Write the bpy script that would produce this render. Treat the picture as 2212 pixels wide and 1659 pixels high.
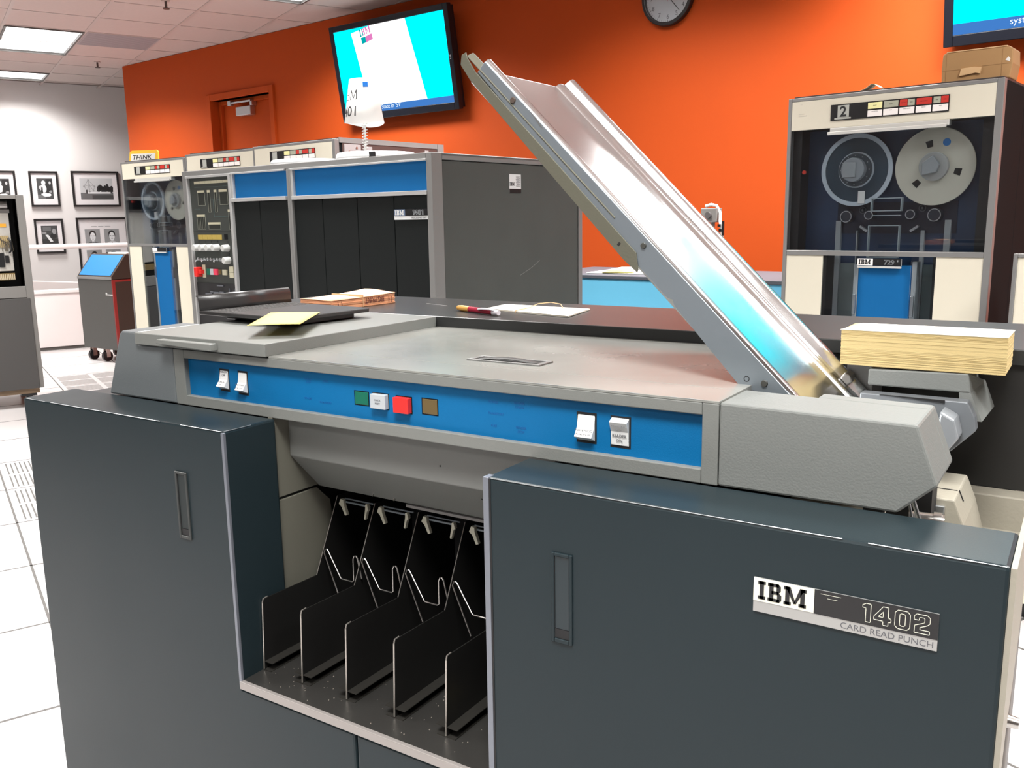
import bpy, bmesh, math, random
import numpy as np
from mathutils import Vector, Matrix
random.seed(7)
for o in list(bpy.data.objects): bpy.data.objects.remove(o)
scene = bpy.context.scene
COL = scene.collection
R = math.radians

# ------------------------------------------------------------------ camera
W, H, F = 2212, 1659, 1934.05
C = np.array([1.50163, -0.79632, 1.31])
_y, _p, _r = R(-32.970), R(-10.507), R(-0.891)
FW = np.array([math.sin(_y)*math.cos(_p), math.cos(_y)*math.cos(_p), math.sin(_p)])
_rt = np.array([math.cos(_y), -math.sin(_y), 0.0]); _up = np.cross(_rt, FW)
RT = _rt*math.cos(_r)+_up*math.sin(_r); UP = _up*math.cos(_r)-_rt*math.sin(_r)
cam_data = bpy.data.cameras.new('camera'); cam = bpy.data.objects.new('camera', cam_data)
COL.objects.link(cam); scene.camera = cam
cam_data.sensor_width = 36.0; cam_data.lens = 36.0*F/W
cam_data.clip_start = 0.02; cam_data.clip_end = 100
cam.matrix_world = Matrix(((RT[0], UP[0], -FW[0], C[0]), (RT[1], UP[1], -FW[1], C[1]), (RT[2], UP[2], -FW[2], C[2]), (0, 0, 0, 1)))

# ------------------------------------------------------------------ world and exposure
world = bpy.data.worlds.new('world'); scene.world = world; world.use_nodes = True
world.node_tree.nodes['Background'].inputs[0].default_value = (0.9, 0.93, 1.0, 1)
world.node_tree.nodes['Background'].inputs[1].default_value = 0.25
scene.view_settings.view_transform = 'Standard'
scene.view_settings.look = 'None'
scene.view_settings.gamma = 1.0
scene.view_settings.use_curve_mapping = False
scene.view_settings.exposure = 0.0
LAMP_POWER = 76.0          # watts of each ceiling troffer
LAMP_COLOR = (1.0, 0.99, 0.965)
ZC = 2.90                  # ceiling height
# directions of the floor and ceiling grid
TY = R(-65.986)
NV = np.array([math.sin(TY), math.cos(TY), 0.0]); MV = np.array([math.cos(TY), -math.sin(TY), 0.0])

# a pixel gives a direction; these meet it with a known plane
def ray(u, v): return FW+RT*(u-W/2)/F+UP*(H/2-v)/F
def at_z(u, v, z): d = ray(u, v); return C+d*(z-C[2])/d[2]
def at_y(u, v, y): d = ray(u, v); return C+d*(y-C[1])/d[1]
def at_x(u, v, x): d = ray(u, v); return C+d*(x-C[0])/d[0]
def at_pl(u, v, p0, nn):
    d = ray(u, v); nn = np.array(nn); return C+d*((np.array(p0)-C)@nn)/(d@nn)
def grid(mm, nn, z): return tuple(C[:2]+MV[:2]*mm+NV[:2]*nn)+(z,)

# ------------------------------------------------------------------ materials
def lin(c):
    if isinstance(c, str):
        c = [int(c[i:i+2], 16)/255 for i in (0, 2, 4)]
        c = [x/12.92 if x <= .04045 else ((x+.055)/1.055)**2.4 for x in c]
    return (*c, 1.0)
_mats = {}
def mat(name, col, rough=.5, metal=0.0, bump=0.0, bscale=300, var=0.0, vscale=8, emit=0, spec=.5, coat=0.0, stretch=None, rvar=0.0):
    if name in _mats: return _mats[name]
    m = bpy.data.materials.new(name); m.use_nodes = True; nt = m.node_tree; b = nt.nodes['Principled BSDF']
    c = lin(col)
    b.inputs['Base Color'].default_value = c; b.inputs['Roughness'].default_value = rough; b.inputs['Metallic'].default_value = metal
    b.inputs['Specular IOR Level'].default_value = spec
    if coat: b.inputs['Coat Weight'].default_value = coat; b.inputs['Coat Roughness'].default_value = .15
    if emit:
        b.inputs['Emission Color'].default_value = c; b.inputs['Emission Strength'].default_value = emit
    tc = nt.nodes.new('ShaderNodeTexCoord')
    src = tc.outputs['Object']
    if stretch:
        mp = nt.nodes.new('ShaderNodeMapping'); mp.inputs['Scale'].default_value = stretch
        nt.links.new(src, mp.inputs[0]); src = mp.outputs[0]
    if var or rvar:
        n = nt.nodes.new('ShaderNodeTexNoise'); n.inputs['Scale'].default_value = vscale; n.inputs['Detail'].default_value = 6
        nt.links.new(src, n.inputs['Vector'])
        if var:
            mx = nt.nodes.new('ShaderNodeMix'); mx.data_type = 'RGBA'
            mx.inputs[6].default_value = tuple(max(0, x*(1-var)) for x in c[:3])+(1,)
            mx.inputs[7].default_value = tuple(min(1, x*(1+var)) for x in c[:3])+(1,)
            nt.links.new(n.outputs['Fac'], mx.inputs[0]); nt.links.new(mx.outputs[2], b.inputs['Base Color'])
        if rvar:
            mr = nt.nodes.new('ShaderNodeMapRange'); mr.inputs['From Min'].default_value = .3; mr.inputs['From Max'].default_value = .7
            mr.inputs['To Min'].default_value = max(.03, rough-rvar); mr.inputs['To Max'].default_value = min(1, rough+rvar)
            nt.links.new(n.outputs['Fac'], mr.inputs['Value']); nt.links.new(mr.outputs[0], b.inputs['Roughness'])
    if bump:
        n2 = nt.nodes.new('ShaderNodeTexNoise'); n2.inputs['Scale'].default_value = bscale; n2.inputs['Detail'].default_value = 3
        bp = nt.nodes.new('ShaderNodeBump'); bp.inputs['Strength'].default_value = bump; bp.inputs['Distance'].default_value = .002
        nt.links.new(src, n2.inputs['Vector']); nt.links.new(n2.outputs['Fac'], bp.inputs['Height']); nt.links.new(bp.outputs[0], b.inputs['Normal'])
    _mats[name] = m; return m
def glass_mat(name, tint, refl=.12, rough=.02, k=.6):
    m = bpy.data.materials.new(name); m.use_nodes = True; nt = m.node_tree; nt.nodes.clear()
    out = nt.nodes.new('ShaderNodeOutputMaterial'); tr = nt.nodes.new('ShaderNodeBsdfTransparent'); gl = nt.nodes.new('ShaderNodeBsdfGlossy')
    tr.inputs[0].default_value = lin(tint); gl.inputs['Roughness'].default_value = rough; gl.inputs[0].default_value = (1, 1, 1, 1)
    lw = nt.nodes.new('ShaderNodeLayerWeight'); lw.inputs[0].default_value = .25
    ml = nt.nodes.new('ShaderNodeMath'); ml.operation = 'MULTIPLY_ADD'; ml.inputs[1].default_value = k; ml.inputs[2].default_value = refl*.35
    mx = nt.nodes.new('ShaderNodeMixShader')
    nt.links.new(lw.outputs['Fresnel'], ml.inputs[0]); nt.links.new(ml.outputs[0], mx.inputs[0])
    nt.links.new(tr.outputs[0], mx.inputs[1]); nt.links.new(gl.outputs[0], mx.inputs[2]); nt.links.new(mx.outputs[0], out.inputs[0])
    return m
def emit_mat(name, col, strength):
    if name in _mats: return _mats[name]
    m = bpy.data.materials.new(name); m.use_nodes = True; nt = m.node_tree; nt.nodes.clear()
    out = nt.nodes.new('ShaderNodeOutputMaterial'); e = nt.nodes.new('ShaderNodeEmission')
    e.inputs[0].default_value = lin(col); e.inputs[1].default_value = strength
    nt.links.new(e.outputs[0], out.inputs[0]); _mats[name] = m; return m

SLATE = mat('slate_paint', (.0130, .0218, .0258), .34, spec=.25, bump=.06, bscale=900, var=.08, vscale=3, rvar=.05)
GREY = mat('grey_paint', (0.1692, 0.1764, 0.1656), .38, bump=.10, bscale=500, var=.06, vscale=5)
CAPG = mat('cool_grey_paint', (0.1260, 0.1410, 0.1470), .40, bump=.08, bscale=500, var=.05)
DECK = mat('worn_deck_paint', (.235, .240, .222), .24, bump=.03, bscale=400, var=.14, vscale=4, rvar=.06)
COVER = mat('cast_grey_paint', (.165, .174, .166), .5, spec=.25, bump=.18, bscale=420, var=.03)
TABLE = mat('dark_table_laminate', (.028, .029, .029), .28, spec=.36, bump=.05, bscale=600, var=.15, vscale=6)
DARK = mat('dark_grey_paint', (0.0248, 0.0253, 0.0275), .42, bump=.05)
BLUE = mat('blue_panel_paint', (.002, .118, .30), .5, spec=.2, bump=.10, bscale=700, var=.05)
BLUE2 = mat('blue_panel_far', (.003, .105, .30), .5, spec=.2, bump=.05, var=.04)
SKYB = mat('sky_blue_panel', (.16, .58, .85), .6, var=.03)
ALU = mat('brushed_aluminium', (.80, .81, .82), .17, 1.0, rvar=.05, vscale=5)
ALUM = mat('matt_aluminium', (.62, .64, .66), .38, 1.0)
ALUS = mat('satin_metal_side', (.27, .31, .345), .38, .7, bump=.04, bscale=300)
STEEL = mat('wire_steel', (.48, .465, .445), .3, 1.0)
DULL = mat('dull_steel_plate', (0.1120, 0.1085, 0.1015), .34, .8, bump=.05, bscale=200, var=.2, vscale=12)
OLIVE = mat('olive_zinc_strip', (.125, .122, .092), .45, .35, bump=.1)
FRAMEM = mat('cabinet_frame_metal', (0.2660, 0.2660, 0.2625), .42, .5)
CREAM = mat('cream_paint', (0.6240, 0.5889, 0.4836), .5, bump=.03)
BEIGE = mat('beige_casting', (0.2940, 0.2730, 0.2205), .5, bump=.15, bscale=200)
PUTTY = mat('putty_paint', (.125, .122, .098), .5, bump=.06, var=.08)
BLACK = mat('black_plastic', (.010, .010, .011), .35)
VOID = mat('black_interior', (.006, .006, .007), .6)
MATTB = mat('flat_black', (.0085, .0085, .009), .8, spec=.08)
CHAR = mat('charcoal_panel', (.008, .010, .010), .5, spec=.15, bump=.04, bscale=500)
GUNM = mat('grey_side_panel', (.066, .071, .066), .55, spec=.15, bump=.12, bscale=450, var=.08)
WHITE = mat('white_plastic', (0.6630, 0.6715, 0.6630), .35)
RED = mat('red_plastic', (.62, .025, .022), .3)
GREEN = mat('green_plastic', (.004, .12, .075), .3)
BROWN = mat('brown_lens', (.115, .078, .028), .35)
PALE = mat('pale_grey_plastic', (.42, .45, .47), .35)
YELL = mat('yellow_plastic', (.75, .68, .25), .45)
INK = mat('black_ink', (.012, .012, .013), .5)
INKG = mat('grey_ink', (.10, .10, .11), .5)
INKB = mat('dim_blue_ink', (.003, .09, .30), .5)
ORANGE = mat('orange_wall_paint', (.46, .062, .006), .7, spec=.2, bump=.10, bscale=900, var=.03, vscale=3)
WALLG = mat('grey_wall_paint', (.36, .35, .34), .7)
WALLW = mat('white_wall_paint', (.70, .665, .655), .7, bump=.05, bscale=600)
CEILT = mat('ceiling_tile_fibre', (.56, .465, .435), .85, bump=.35, bscale=500, var=.04, vscale=30)
TBAR = mat('ceiling_grid_metal', (.50, .42, .395), .5)
FLOORT = mat('white_floor_laminate', (.56, .54, .535), .30, bump=.03, var=.02)
JOINT = mat('dark_floor_joint', (.10, .095, .09), .7)
CARDY = mat('manila_card_edges', (0.5040, 0.3920, 0.1820), .75, bump=.25, bscale=40, stretch=(1, 1, 60), var=.12, vscale=30)
CARDT = mat('manila_card_face', (0.7830, 0.7470, 0.6480), .6)
CARDO = mat('salmon_card', (0.6450, 0.3150, 0.1650), .7, bump=.2, bscale=40, stretch=(1, 1, 60), var=.08, vscale=40)
NOTE = mat('yellow_paper', (0.7480, 0.6460, 0.1870), .7)
PAPER = mat('white_paper', (0.7636, 0.7544, 0.7268), .7)
CARDB = mat('brown_cardboard', (0.3900, 0.2250, 0.0938), .75, bump=.1, bscale=120, var=.06)
BROWNP = mat('brown_side_panel', (.050, .036, .029), .6, spec=.12)
MAROON = mat('maroon_stripe', (.24, .018, .016), .5)
CLEAR = glass_mat('clear_glass', (.90, .93, .95), .12)
PICG = glass_mat('picture_glass', (.99, .99, .99), .02, .02, .06)
CLEARP = glass_mat('clear_plastic', (.82, .86, .88), .3, .1)

# ------------------------------------------------------------------ mesh helpers
class MB:
    def __init__(s): s.v = []; s.f = []
    def add(s, vs, fs):
        k = len(s.v); s.v += [tuple(float(c) for c in x) for x in vs]; s.f += [tuple(i+k for i in f) for f in fs]; return s
    def box(s, x0, x1, y0, y1, z0, z1):
        return s.add([(x0, y0, z0), (x1, y0, z0), (x1, y1, z0), (x0, y1, z0), (x0, y0, z1), (x1, y0, z1), (x1, y1, z1), (x0, y1, z1)],
                     [(0, 3, 2, 1), (4, 5, 6, 7), (0, 1, 5, 4), (1, 2, 6, 5), (2, 3, 7, 6), (3, 0, 4, 7)])
    def prism(s, poly, axis, a, b):
        """poly: 2D points; axis 'y': (x,z) extruded in y; 'x': (y,z) in x; 'z': (x,y) in z"""
        def P(p, t): return {'y': (p[0], t, p[1]), 'x': (t, p[0], p[1]), 'z': (p[0], p[1], t)}[axis]
        n = len(poly)
        return s.add([P(p, a) for p in poly]+[P(p, b) for p in poly],
                     [tuple(range(n))[::-1], tuple(range(n, 2*n))]+[(i, (i+1) % n, n+(i+1) % n, n+i) for i in range(n)])
    def cyl(s, p0, p1, r0, r1=None, n=20, cap=True):
        r1 = r0 if r1 is None else r1
        p0, p1 = Vector(p0), Vector(p1); d = (p1-p0).normalized(); a = d.orthogonal().normalized(); b = d.cross(a)
        vs = []
        for p, r in ((p0, r0), (p1, r1)):
            for i in range(n):
                t = 2*math.pi*i/n; vs.append(p+a*math.cos(t)*r+b*math.sin(t)*r)
        fs = [(i, (i+1) % n, n+(i+1) % n, n+i) for i in range(n)]
        if cap: fs += [tuple(range(n))[::-1], tuple(range(n, 2*n))]
        return s.add(vs, fs)
    def tube(s, pts, r, n=8):
        pts = [Vector(p) for p in pts]; rings = []; prev = None
        for i, p in enumerate(pts):
            d = (pts[min(i+1, len(pts)-1)]-pts[max(i-1, 0)]).normalized()
            a = d.orthogonal().normalized() if prev is None else (prev-d*prev.dot(d)).normalized()
            prev = a; b = d.cross(a)
            rings.append([p+a*math.cos(2*math.pi*k/n)*r+b*math.sin(2*math.pi*k/n)*r for k in range(n)])
        fs = []
        for i in range(len(rings)-1):
            fs += [(i*n+k, i*n+(k+1) % n, (i+1)*n+(k+1) % n, (i+1)*n+k) for k in range(n)]
        fs += [tuple(range(n))[::-1], tuple(range((len(rings)-1)*n, len(rings)*n))]
        return s.add([p for r_ in rings for p in r_], fs)
    def ring(s, c, ax, r0, r1, t, n=40):
        """flat ring: axis ax, inner r0, outer r1, thickness t along the axis"""
        c = Vector(c); d = Vector(ax).normalized(); a = d.orthogonal().normalized(); b = d.cross(a); vs = []
        for z in (0, t):
            for r in (r0, r1):
                vs += [c+d*z+a*math.cos(2*math.pi*i/n)*r+b*math.sin(2*math.pi*i/n)*r for i in range(n)]
        fs = []
        for i in range(n):
            j = (i+1) % n
            fs += [(i, j, n+j, n+i), (2*n+i, 3*n+i, 3*n+j, 2*n+j), (n+i, n+j, 3*n+j, 3*n+i), (i, 2*n+i, 2*n+j, j)]
        return s.add(vs, fs)
    def quad(s, a, b, c, d): return s.add([a, b, c, d], [(0, 1, 2, 3)])
    def slab(s, quad, t):
        """four 3D corners made t thick along their normal"""
        q = [Vector(p) for p in quad]; nn = (q[1]-q[0]).cross(q[3]-q[0]).normalized()*t
        return s.add([*q, *[p+nn for p in q]], [(3, 2, 1, 0), (4, 5, 6, 7), (0, 1, 5, 4), (1, 2, 6, 5), (2, 3, 7, 6), (3, 0, 4, 7)])
    def sheet(s, sec, ends, t=None):
        """sweep an open cross-section; ends: list of functions (a,b)->3D"""
        n = len(sec); vs = [e(*p) for e in ends for p in sec]
        return s.add(vs, [(i*n+k, i*n+k+1, (i+1)*n+k+1, (i+1)*n+k) for i in range(len(ends)-1) for k in range(n-1)])
def obj(name, mb, material, parent=None, bevel=0.0, smooth=False, solid=0.0, loc=None, rz=0, seg=2):
    me = bpy.data.meshes.new(name)
    me.from_pydata(mb.v, [], mb.f)
    bm = bmesh.new(); bm.from_mesh(me); bmesh.ops.recalc_face_normals(bm, faces=bm.faces); bm.to_mesh(me); bm.free()
    if smooth:
        for p in me.polygons: p.use_smooth = True
        try: me.set_sharp_from_angle(angle=R(38))
        except Exception: pass
    me.materials.append(material)
    o = bpy.data.objects.new(name, me); COL.objects.link(o); o.parent = parent
    if loc is not None: o.location = loc
    o.rotation_euler[2] = rz
    if solid:
        md = o.modifiers.new('thickness', 'SOLIDIFY'); md.thickness = solid; md.offset = 0
    if bevel:
        md = o.modifiers.new('edge', 'BEVEL'); md.width = bevel; md.segments = seg; md.limit_method = 'ANGLE'; md.angle_limit = R(40)
    return o
def tag(o, label, cat=None, group=None, kind=None):
    o['label'] = label
    if cat: o['category'] = cat
    if group: o['group'] = group
    if kind: o['kind'] = kind
    return o
def thing(name, label, cat, loc=(0, 0, 0), rz=0, group=None):
    o = bpy.data.objects.new(name, None); COL.objects.link(o); o.empty_display_size = .1
    o.location = tuple(float(c) for c in loc); o.rotation_euler = (0, 0, rz)
    return tag(o, label, cat, group)
def struct(name, mb, material, label, bevel=0):
    o = obj(name, mb, material, None, bevel); return tag(o, label, None, None, 'structure')
def copy_tree(o, parent=None):
    c = o.copy(); COL.objects.link(c); c.parent = parent
    for ch in list(o.children): copy_tree(ch, c)
    return c
def text_mesh(s, size, offset=0.0, extrude=.0003, align='LEFT', shear=0):
    cu = bpy.data.curves.new('lettering', 'FONT'); cu.body = s; cu.size = size; cu.offset = offset; cu.extrude = extrude
    cu.align_x = align; cu.resolution_u = 3; cu.shear = shear
    t = bpy.data.objects.new('lettering', cu); COL.objects.link(t)
    me = bpy.data.meshes.new_from_object(t)
    bpy.data.objects.remove(t); bpy.data.curves.remove(cu); return me
def text(name, s, size, material, parent, loc, rot=(math.pi/2, 0, 0), **k):
    xs = k.pop('xs', 1.0)
    me = text_mesh(s, size, **k); me.materials.clear(); me.materials.append(material)
    o = bpy.data.objects.new(name, me); COL.objects.link(o); o.parent = parent
    o.location = loc; o.rotation_euler = rot; o.scale = (xs, 1, 1); return o
def slab_ibm(h, w=.17, t=.13):
    """rectangles and slanted bars of the slab-serif letters I B M, height h; returns list of 2D polygons and the width"""
    P = []; r = lambda x0, x1, y0, y1: P.append([(x0*h, y0*h), (x1*h, y0*h), (x1*h, y1*h), (x0*h, y1*h)])
    r(.09, .09+w, 0, 1); r(0, .18+w, 0, t); r(0, .18+w, 1-t, 1)
    x = .30+w
    r(x+.08, x+.08+w, 0, 1); r(x, x+.62, 0, t); r(x, x+.58, 1-t, 1); r(x+.2, x+.58, .5-t/2, .5+t/2)
    P.append([(a*h, b*h) for a, b in ((x+.70-w+.0, .5), (x+.60, .5), (x+.72, .38), (x+.72, .12), (x+.60, 0), (x+.70-w-.04, 0), (x+.72-w, t), (x+.72-w, .5-t/2))])
    P.append([(a*h, b*h) for a, b in ((x+.66-w-.04, 1), (x+.56, 1), (x+.68, .88), (x+.68, .62), (x+.56, .5), (x+.68-w, .5), (x+.68-w, 1-t))])
    x += .84
    for s in (x+.08, x+.86): r(s, s+w, 0, 1); r(s-.08, s+w+.08, 0, t)
    r(x, x+.24, 1-t, 1); r(x+.88, x+.94+w, 1-t, 1)
    m = x+.47+w/2
    P.append([(a*h, b*h) for a, b in ((x+.08, 1), (x+.08+w*1.15, 1), (m+.06, .12), (m-.06, .12))])
    P.append([(a*h, b*h) for a, b in ((x+.86+w, 1), (x+.86-w*.15, 1), (m-.06, .12), (m+.06, .12))])
    return P, (x+.94+w)*h
DIG = {'1': ([[(.12, .76), (.12, .90), (.27, 1), (.48, 1), (.48, 0), (.26, 0), (.26, .76)]], .62),
       '4': ([[(.38, 1), (.62, 1), (.62, .42), (.74, .42), (.74, .22), (.62, .22), (.62, 0), (.40, 0), (.40, .22), (0, .22), (0, .40)], [(.40, .42), (.40, .72), (.19, .42)]], .90),
       '0': ([[(0, .15), (.12, 0), (.52, 0), (.64, .15), (.64, .85), (.52, 1), (.12, 1), (0, .85)], [(.2, .23), (.26, .17), (.38, .17), (.44, .23), (.44, .77), (.38, .83), (.26, .83), (.2, .77)]], .80),
       '2': ([[(0, .68), (0, .88), (.1, 1), (.54, 1), (.66, .88), (.66, .60), (.55, .47), (.26, .31), (.26, .19), (.66, .19), (.66, 0), (.03, 0), (.03, .38), (.41, .58), (.44, .64), (.44, .80), (.39, .84), (.25, .84), (.21, .80), (.21, .68)]], .80)}
def outline_digits(name, s, h, x, y, z, material, parent, wd=.0005, xs=1.0, depth=.0002):
    """block numerals drawn as an outline on a front face"""
    mb = MB()
    for c in s:
        loops, adv = DIG[c]
        for lp in loops:
            P = [Vector((x+a*h*xs, z+b*h)) for a, b in lp]
            for i in range(len(P)):
                a, b = P[i], P[(i+1) % len(P)]; d = (b-a).normalized()*wd*.5; o_ = Vector((-d.y, d.x))
                mb.prism([tuple(a-d-o_), tuple(b+d-o_), tuple(b+d+o_), tuple(a-d+o_)], 'y', y-depth, y)
        x += adv*h*xs
    return obj(name, mb, material, parent)
def ibm_front(name, h, x, y, z, material, parent, w=.17, t=.13, depth=.0004):
    P, wd = slab_ibm(h, w, t); mb = MB()
    for p in P: mb.prism([(a+x, b+z) for a, b in p], 'y', y-depth, y)
    return obj(name, mb, material, parent)
# ================================================================== the room
GZ = -TY      # rotation of the floor / ceiling grid
TILE = .6096
fl = struct('floor', MB().box(-13, 5.2, -6.0, 12, -.10, -.012), JOINT, 'white raised computer-room floor of square laminate tiles with dark joints')
tm = MB().box(-.3018, .3018, -.3018, .3018, -.012, 0)
tile0 = None
ROW0, COL0 = 2.602, .2233
perf_cells = {(3, 0), (4, 0), (8, 1), (9, 1)}
for k in range(-7, 14):
    for j in range(-6, 6):
        nn = ROW0+(k+.5)*TILE; mm = COL0+(j+.5)*TILE; p = grid(mm, nn, 0)
        if nn > 10.9: continue
        if tile0 is None:
            tile0 = obj('floor_tile', tm, FLOORT, fl, bevel=.002, seg=1); t = tile0
        else:
            t = tile0.copy(); COL.objects.link(t); t.parent = fl
        t.location = p; t.rotation_euler[2] = GZ
        if (k, j) in perf_cells:
            s = MB()
            for gx in (0, 1):
                for gy in (0, 1):
                    if k < 6:
                        for i in range(12):
                            x = -.27+gx*.28+i*.0225
                            s.box(x, x+.007, -.27+gy*.285, -.27+gy*.285+.25, .0001, .0006)
                    else:
                        for i in range(11):
                            y = -.27+gy*.285+i*.0235
                            s.box(-.27+gx*.285, -.27+gx*.285+.25, y, y+.008, .0001, .0006)
            so = obj('vent_slots', s, JOINT, t); so['kind'] = 'stuff'

jm = MB()
for k in range(-7, 15):
    y = ROW0+k*TILE
    if y < 10.9: jm.box(COL0-6*TILE, COL0+6*TILE, y-.0048, y+.0048, -.011, .0003)
for j in range(-6, 7): x = COL0+j*TILE; jm.box(x-.0045, x+.0045, ROW0-7*TILE, 10.9, -.011, .0003)
j_ = obj('tile_joints', jm, JOINT, fl); j_.location = (C[0], C[1], 0); j_.rotation_euler[2] = GZ; j_['kind'] = 'stuff'

# orange wall, turned six degrees from the card machine
OW = np.array([-7.072, 5.152, 0.0]); OA = R(-6)
WD = np.array([math.cos(OA), math.sin(OA), 0]); WN = np.array([-WD[1], WD[0], 0])
DL, DRt, DT = 1.545, 2.44, 2.42
wb = MB().box(0, DL, 0, .16, 0, ZC).box(DRt, 11.8, 0, .16, 0, ZC).box(DL, DRt, 0, .16, DT, ZC)
ow = struct('wall_back', wb, ORANGE, 'bright orange painted wall behind the machines'); ow.location = OW; ow.rotation_euler[2] = OA
dr = thing('door_1', 'orange painted door in a recessed frame in the orange wall', None, OW+WD*((DL+DRt)/2), OA); dr['kind'] = 'structure'
hw = (DRt-DL)/2
obj('door_frame', MB().box(-hw-.055, -hw, -.022, .16, 0, DT+.055).box(hw, hw+.055, -.022, .16, 0, DT+.055).box(-hw, hw, -.022, .16, DT, DT+.055), ORANGE, dr, bevel=.004)
obj('door_stop', MB().box(-hw, -hw+.035, .07, .16, 0, DT).box(hw-.035, hw, .07, .16, 0, DT).box(-hw+.035, hw-.035, .07, .16, DT-.035, DT), ORANGE, dr, bevel=.003)
obj('door_leaf', MB().box(-hw+.036, hw-.036, .105, .15, .01, DT-.036), ORANGE, dr, bevel=.002)
cl = obj('door_closer', MB().box(-.15, .07, .045, .104, 2.265, 2.345), ALUM, dr, bevel=.006); cl['label'] = 'silver door closer box'
obj('closer_arm', MB().box(-.22, .10, .03, .045, 2.375, 2.392).box(-.235, -.19, .02, .06, 2.36, 2.405).box(.07, .1, .045, .1, 2.345, 2.392), ALUM, cl, bevel=.003)

# white wall with the photographs, twelve metres from the camera
def gridobj(o, mm, nn, z=0): o.location = grid(mm, nn, z); o.rotation_euler[2] = GZ; return o
gridobj(struct('wall_left', MB().box(-8, 6.0, 0, .15, 0, ZC+.03), WALLW, 'white wall hung with framed black and white photographs'), 0, 12.0)
struct('wall_right', MB().box(5.0, 5.15, -6, 6, 0, ZC+.03), WALLG, 'plain pale wall closing the room beyond the tape drive')
struct('wall_front', MB().box(-13, 5.15, -6.0, -5.85, 0, ZC+.03), WALLG, 'plain pale wall on the near side of the room')
lw = gridobj(struct('wall_low', MB().box(-7, 2.3, 0, .12, .035, .60), WALLW, 'low white partition wall with a capped top along the ramp', bevel=.004), 0, 10.57)
obj('cap', MB().box(-7, 2.3, -.015, .135, .60, .635), WALLW, lw, bevel=.006)
obj('base_gap', MB().box(-7, 2.3, .012, .11, 0, .035), JOINT, lw)
gridobj(struct('wall_ramp', MB().prism([(-7, 0), (2.3, 0), (2.3, .60), (-7, 1.35)], 'y', 0, .10), WALLW, 'sloping white ramp parapet behind the low partition wall', bevel=.006), .15, 10.95)
hr = thing('handrail', 'white round handrail running above the low partition wall', 'handrail', grid(0, 10.63, .60), GZ)
obj('rail', MB().cyl((-6.5, 0, .485), (2.25, 0, .485), .026, n=16), WALLW, hr, smooth=True)
for x in (-4.5, -1.6, .30, 2.2): obj('post', MB().cyl((x, 0, .03), (x, 0, .48), .018, n=12), WALLW, hr, smooth=True)

# ceiling: slab, grid bars, tiles
ce = struct('ceiling', MB().box(-13, 5.2, -6, 12, ZC+.035, ZC+.12), CEILT, 'suspended ceiling of square pale fibre tiles in a metal grid')
M0, N0 = 1.367, 8.59
lights = [(1.062, 9.20, 1), (1.062, 11.335, .5), (2.281, 6.152, 1), (-1.38, 9.20, 1), (-.157, 6.152, 1), (-2.596, 6.152, 1),
          (-1.376, 3.104, 1), (1.062, 3.104, 1), (3.806, 2.30, 1), (2.9, 3.6, .72), (2.281, .056, 1), (-.157, .056, 1), (4.72, .056, 1), (-2.596, .056, 1), (1.062, -1.39, .4)]  # last troffer is unseen, added to brighten the hopper cover end
def in_light(mm, nn):
    return any(abs(mm-a) < .31 and abs(nn-b) < (.62 if l > .6 else .31) for a, b, l in lights)
vents = [(1.672, 8.895), (.452, 7.066)]
ct0 = None
cm = MB().box(-.298, .298, -.298, .298, .004, .03)
for i in range(-6, 6):
    for j in range(-5, 6):
        mm = M0+(i+.5)*TILE; nn = N0+(j+.5)*TILE
        p = np.array(grid(mm, nn, ZC))
        if (p-OW)@WN > .50 and (p-OW)@WD > -.1: continue
        if nn > 11.9 or in_light(mm, nn): continue
        if ct0 is None: ct0 = obj('ceiling_tile', cm, CEILT, ce, bevel=.004, seg=1); t = ct0
        else: t = ct0.copy(); COL.objects.link(t); t.parent = ce
        t.location = p; t.rotation_euler[2] = GZ
gb = MB()
for i in range(-6, 7):
    x = M0+i*TILE; gb.box(x-.012, x+.012, N0-5*TILE, 11.99, 0, .008)
for j in range(-5, 7):
    y = N0+j*TILE
    if y < 11.99: gb.box(M0-6*TILE, M0+6*TILE, y-.012, y+.012, .0005, .0085)
g = obj('grid_bars', gb, TBAR, ce); g.location = (C[0], C[1], ZC); g.rotation_euler[2] = GZ
for a, b in vents:
    t = thing('ceiling_vent', 'grey perforated air return panel in the ceiling beside the light' if b > 8 else 'grey perforated air return panel further along the ceiling', 'vent', grid(a, b, ZC), GZ)
    obj('face', MB().box(-.296, .296, -.296, .296, -.002, .02), mat('vent_grey', (.36, .335, .35), .7), t)
    vs = MB()
    for q in range(13): vs.box(-.28, .28, -.27+q*.045, -.255+q*.045, -.003, -.0015)
    o = obj('slots', vs, mat('vent_slot_grey', (.27, .25, .265), .7), t); o['kind'] = 'stuff'
LGLOW = emit_mat('lit_diffuser', (1, .985, .97), 3.0)
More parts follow.
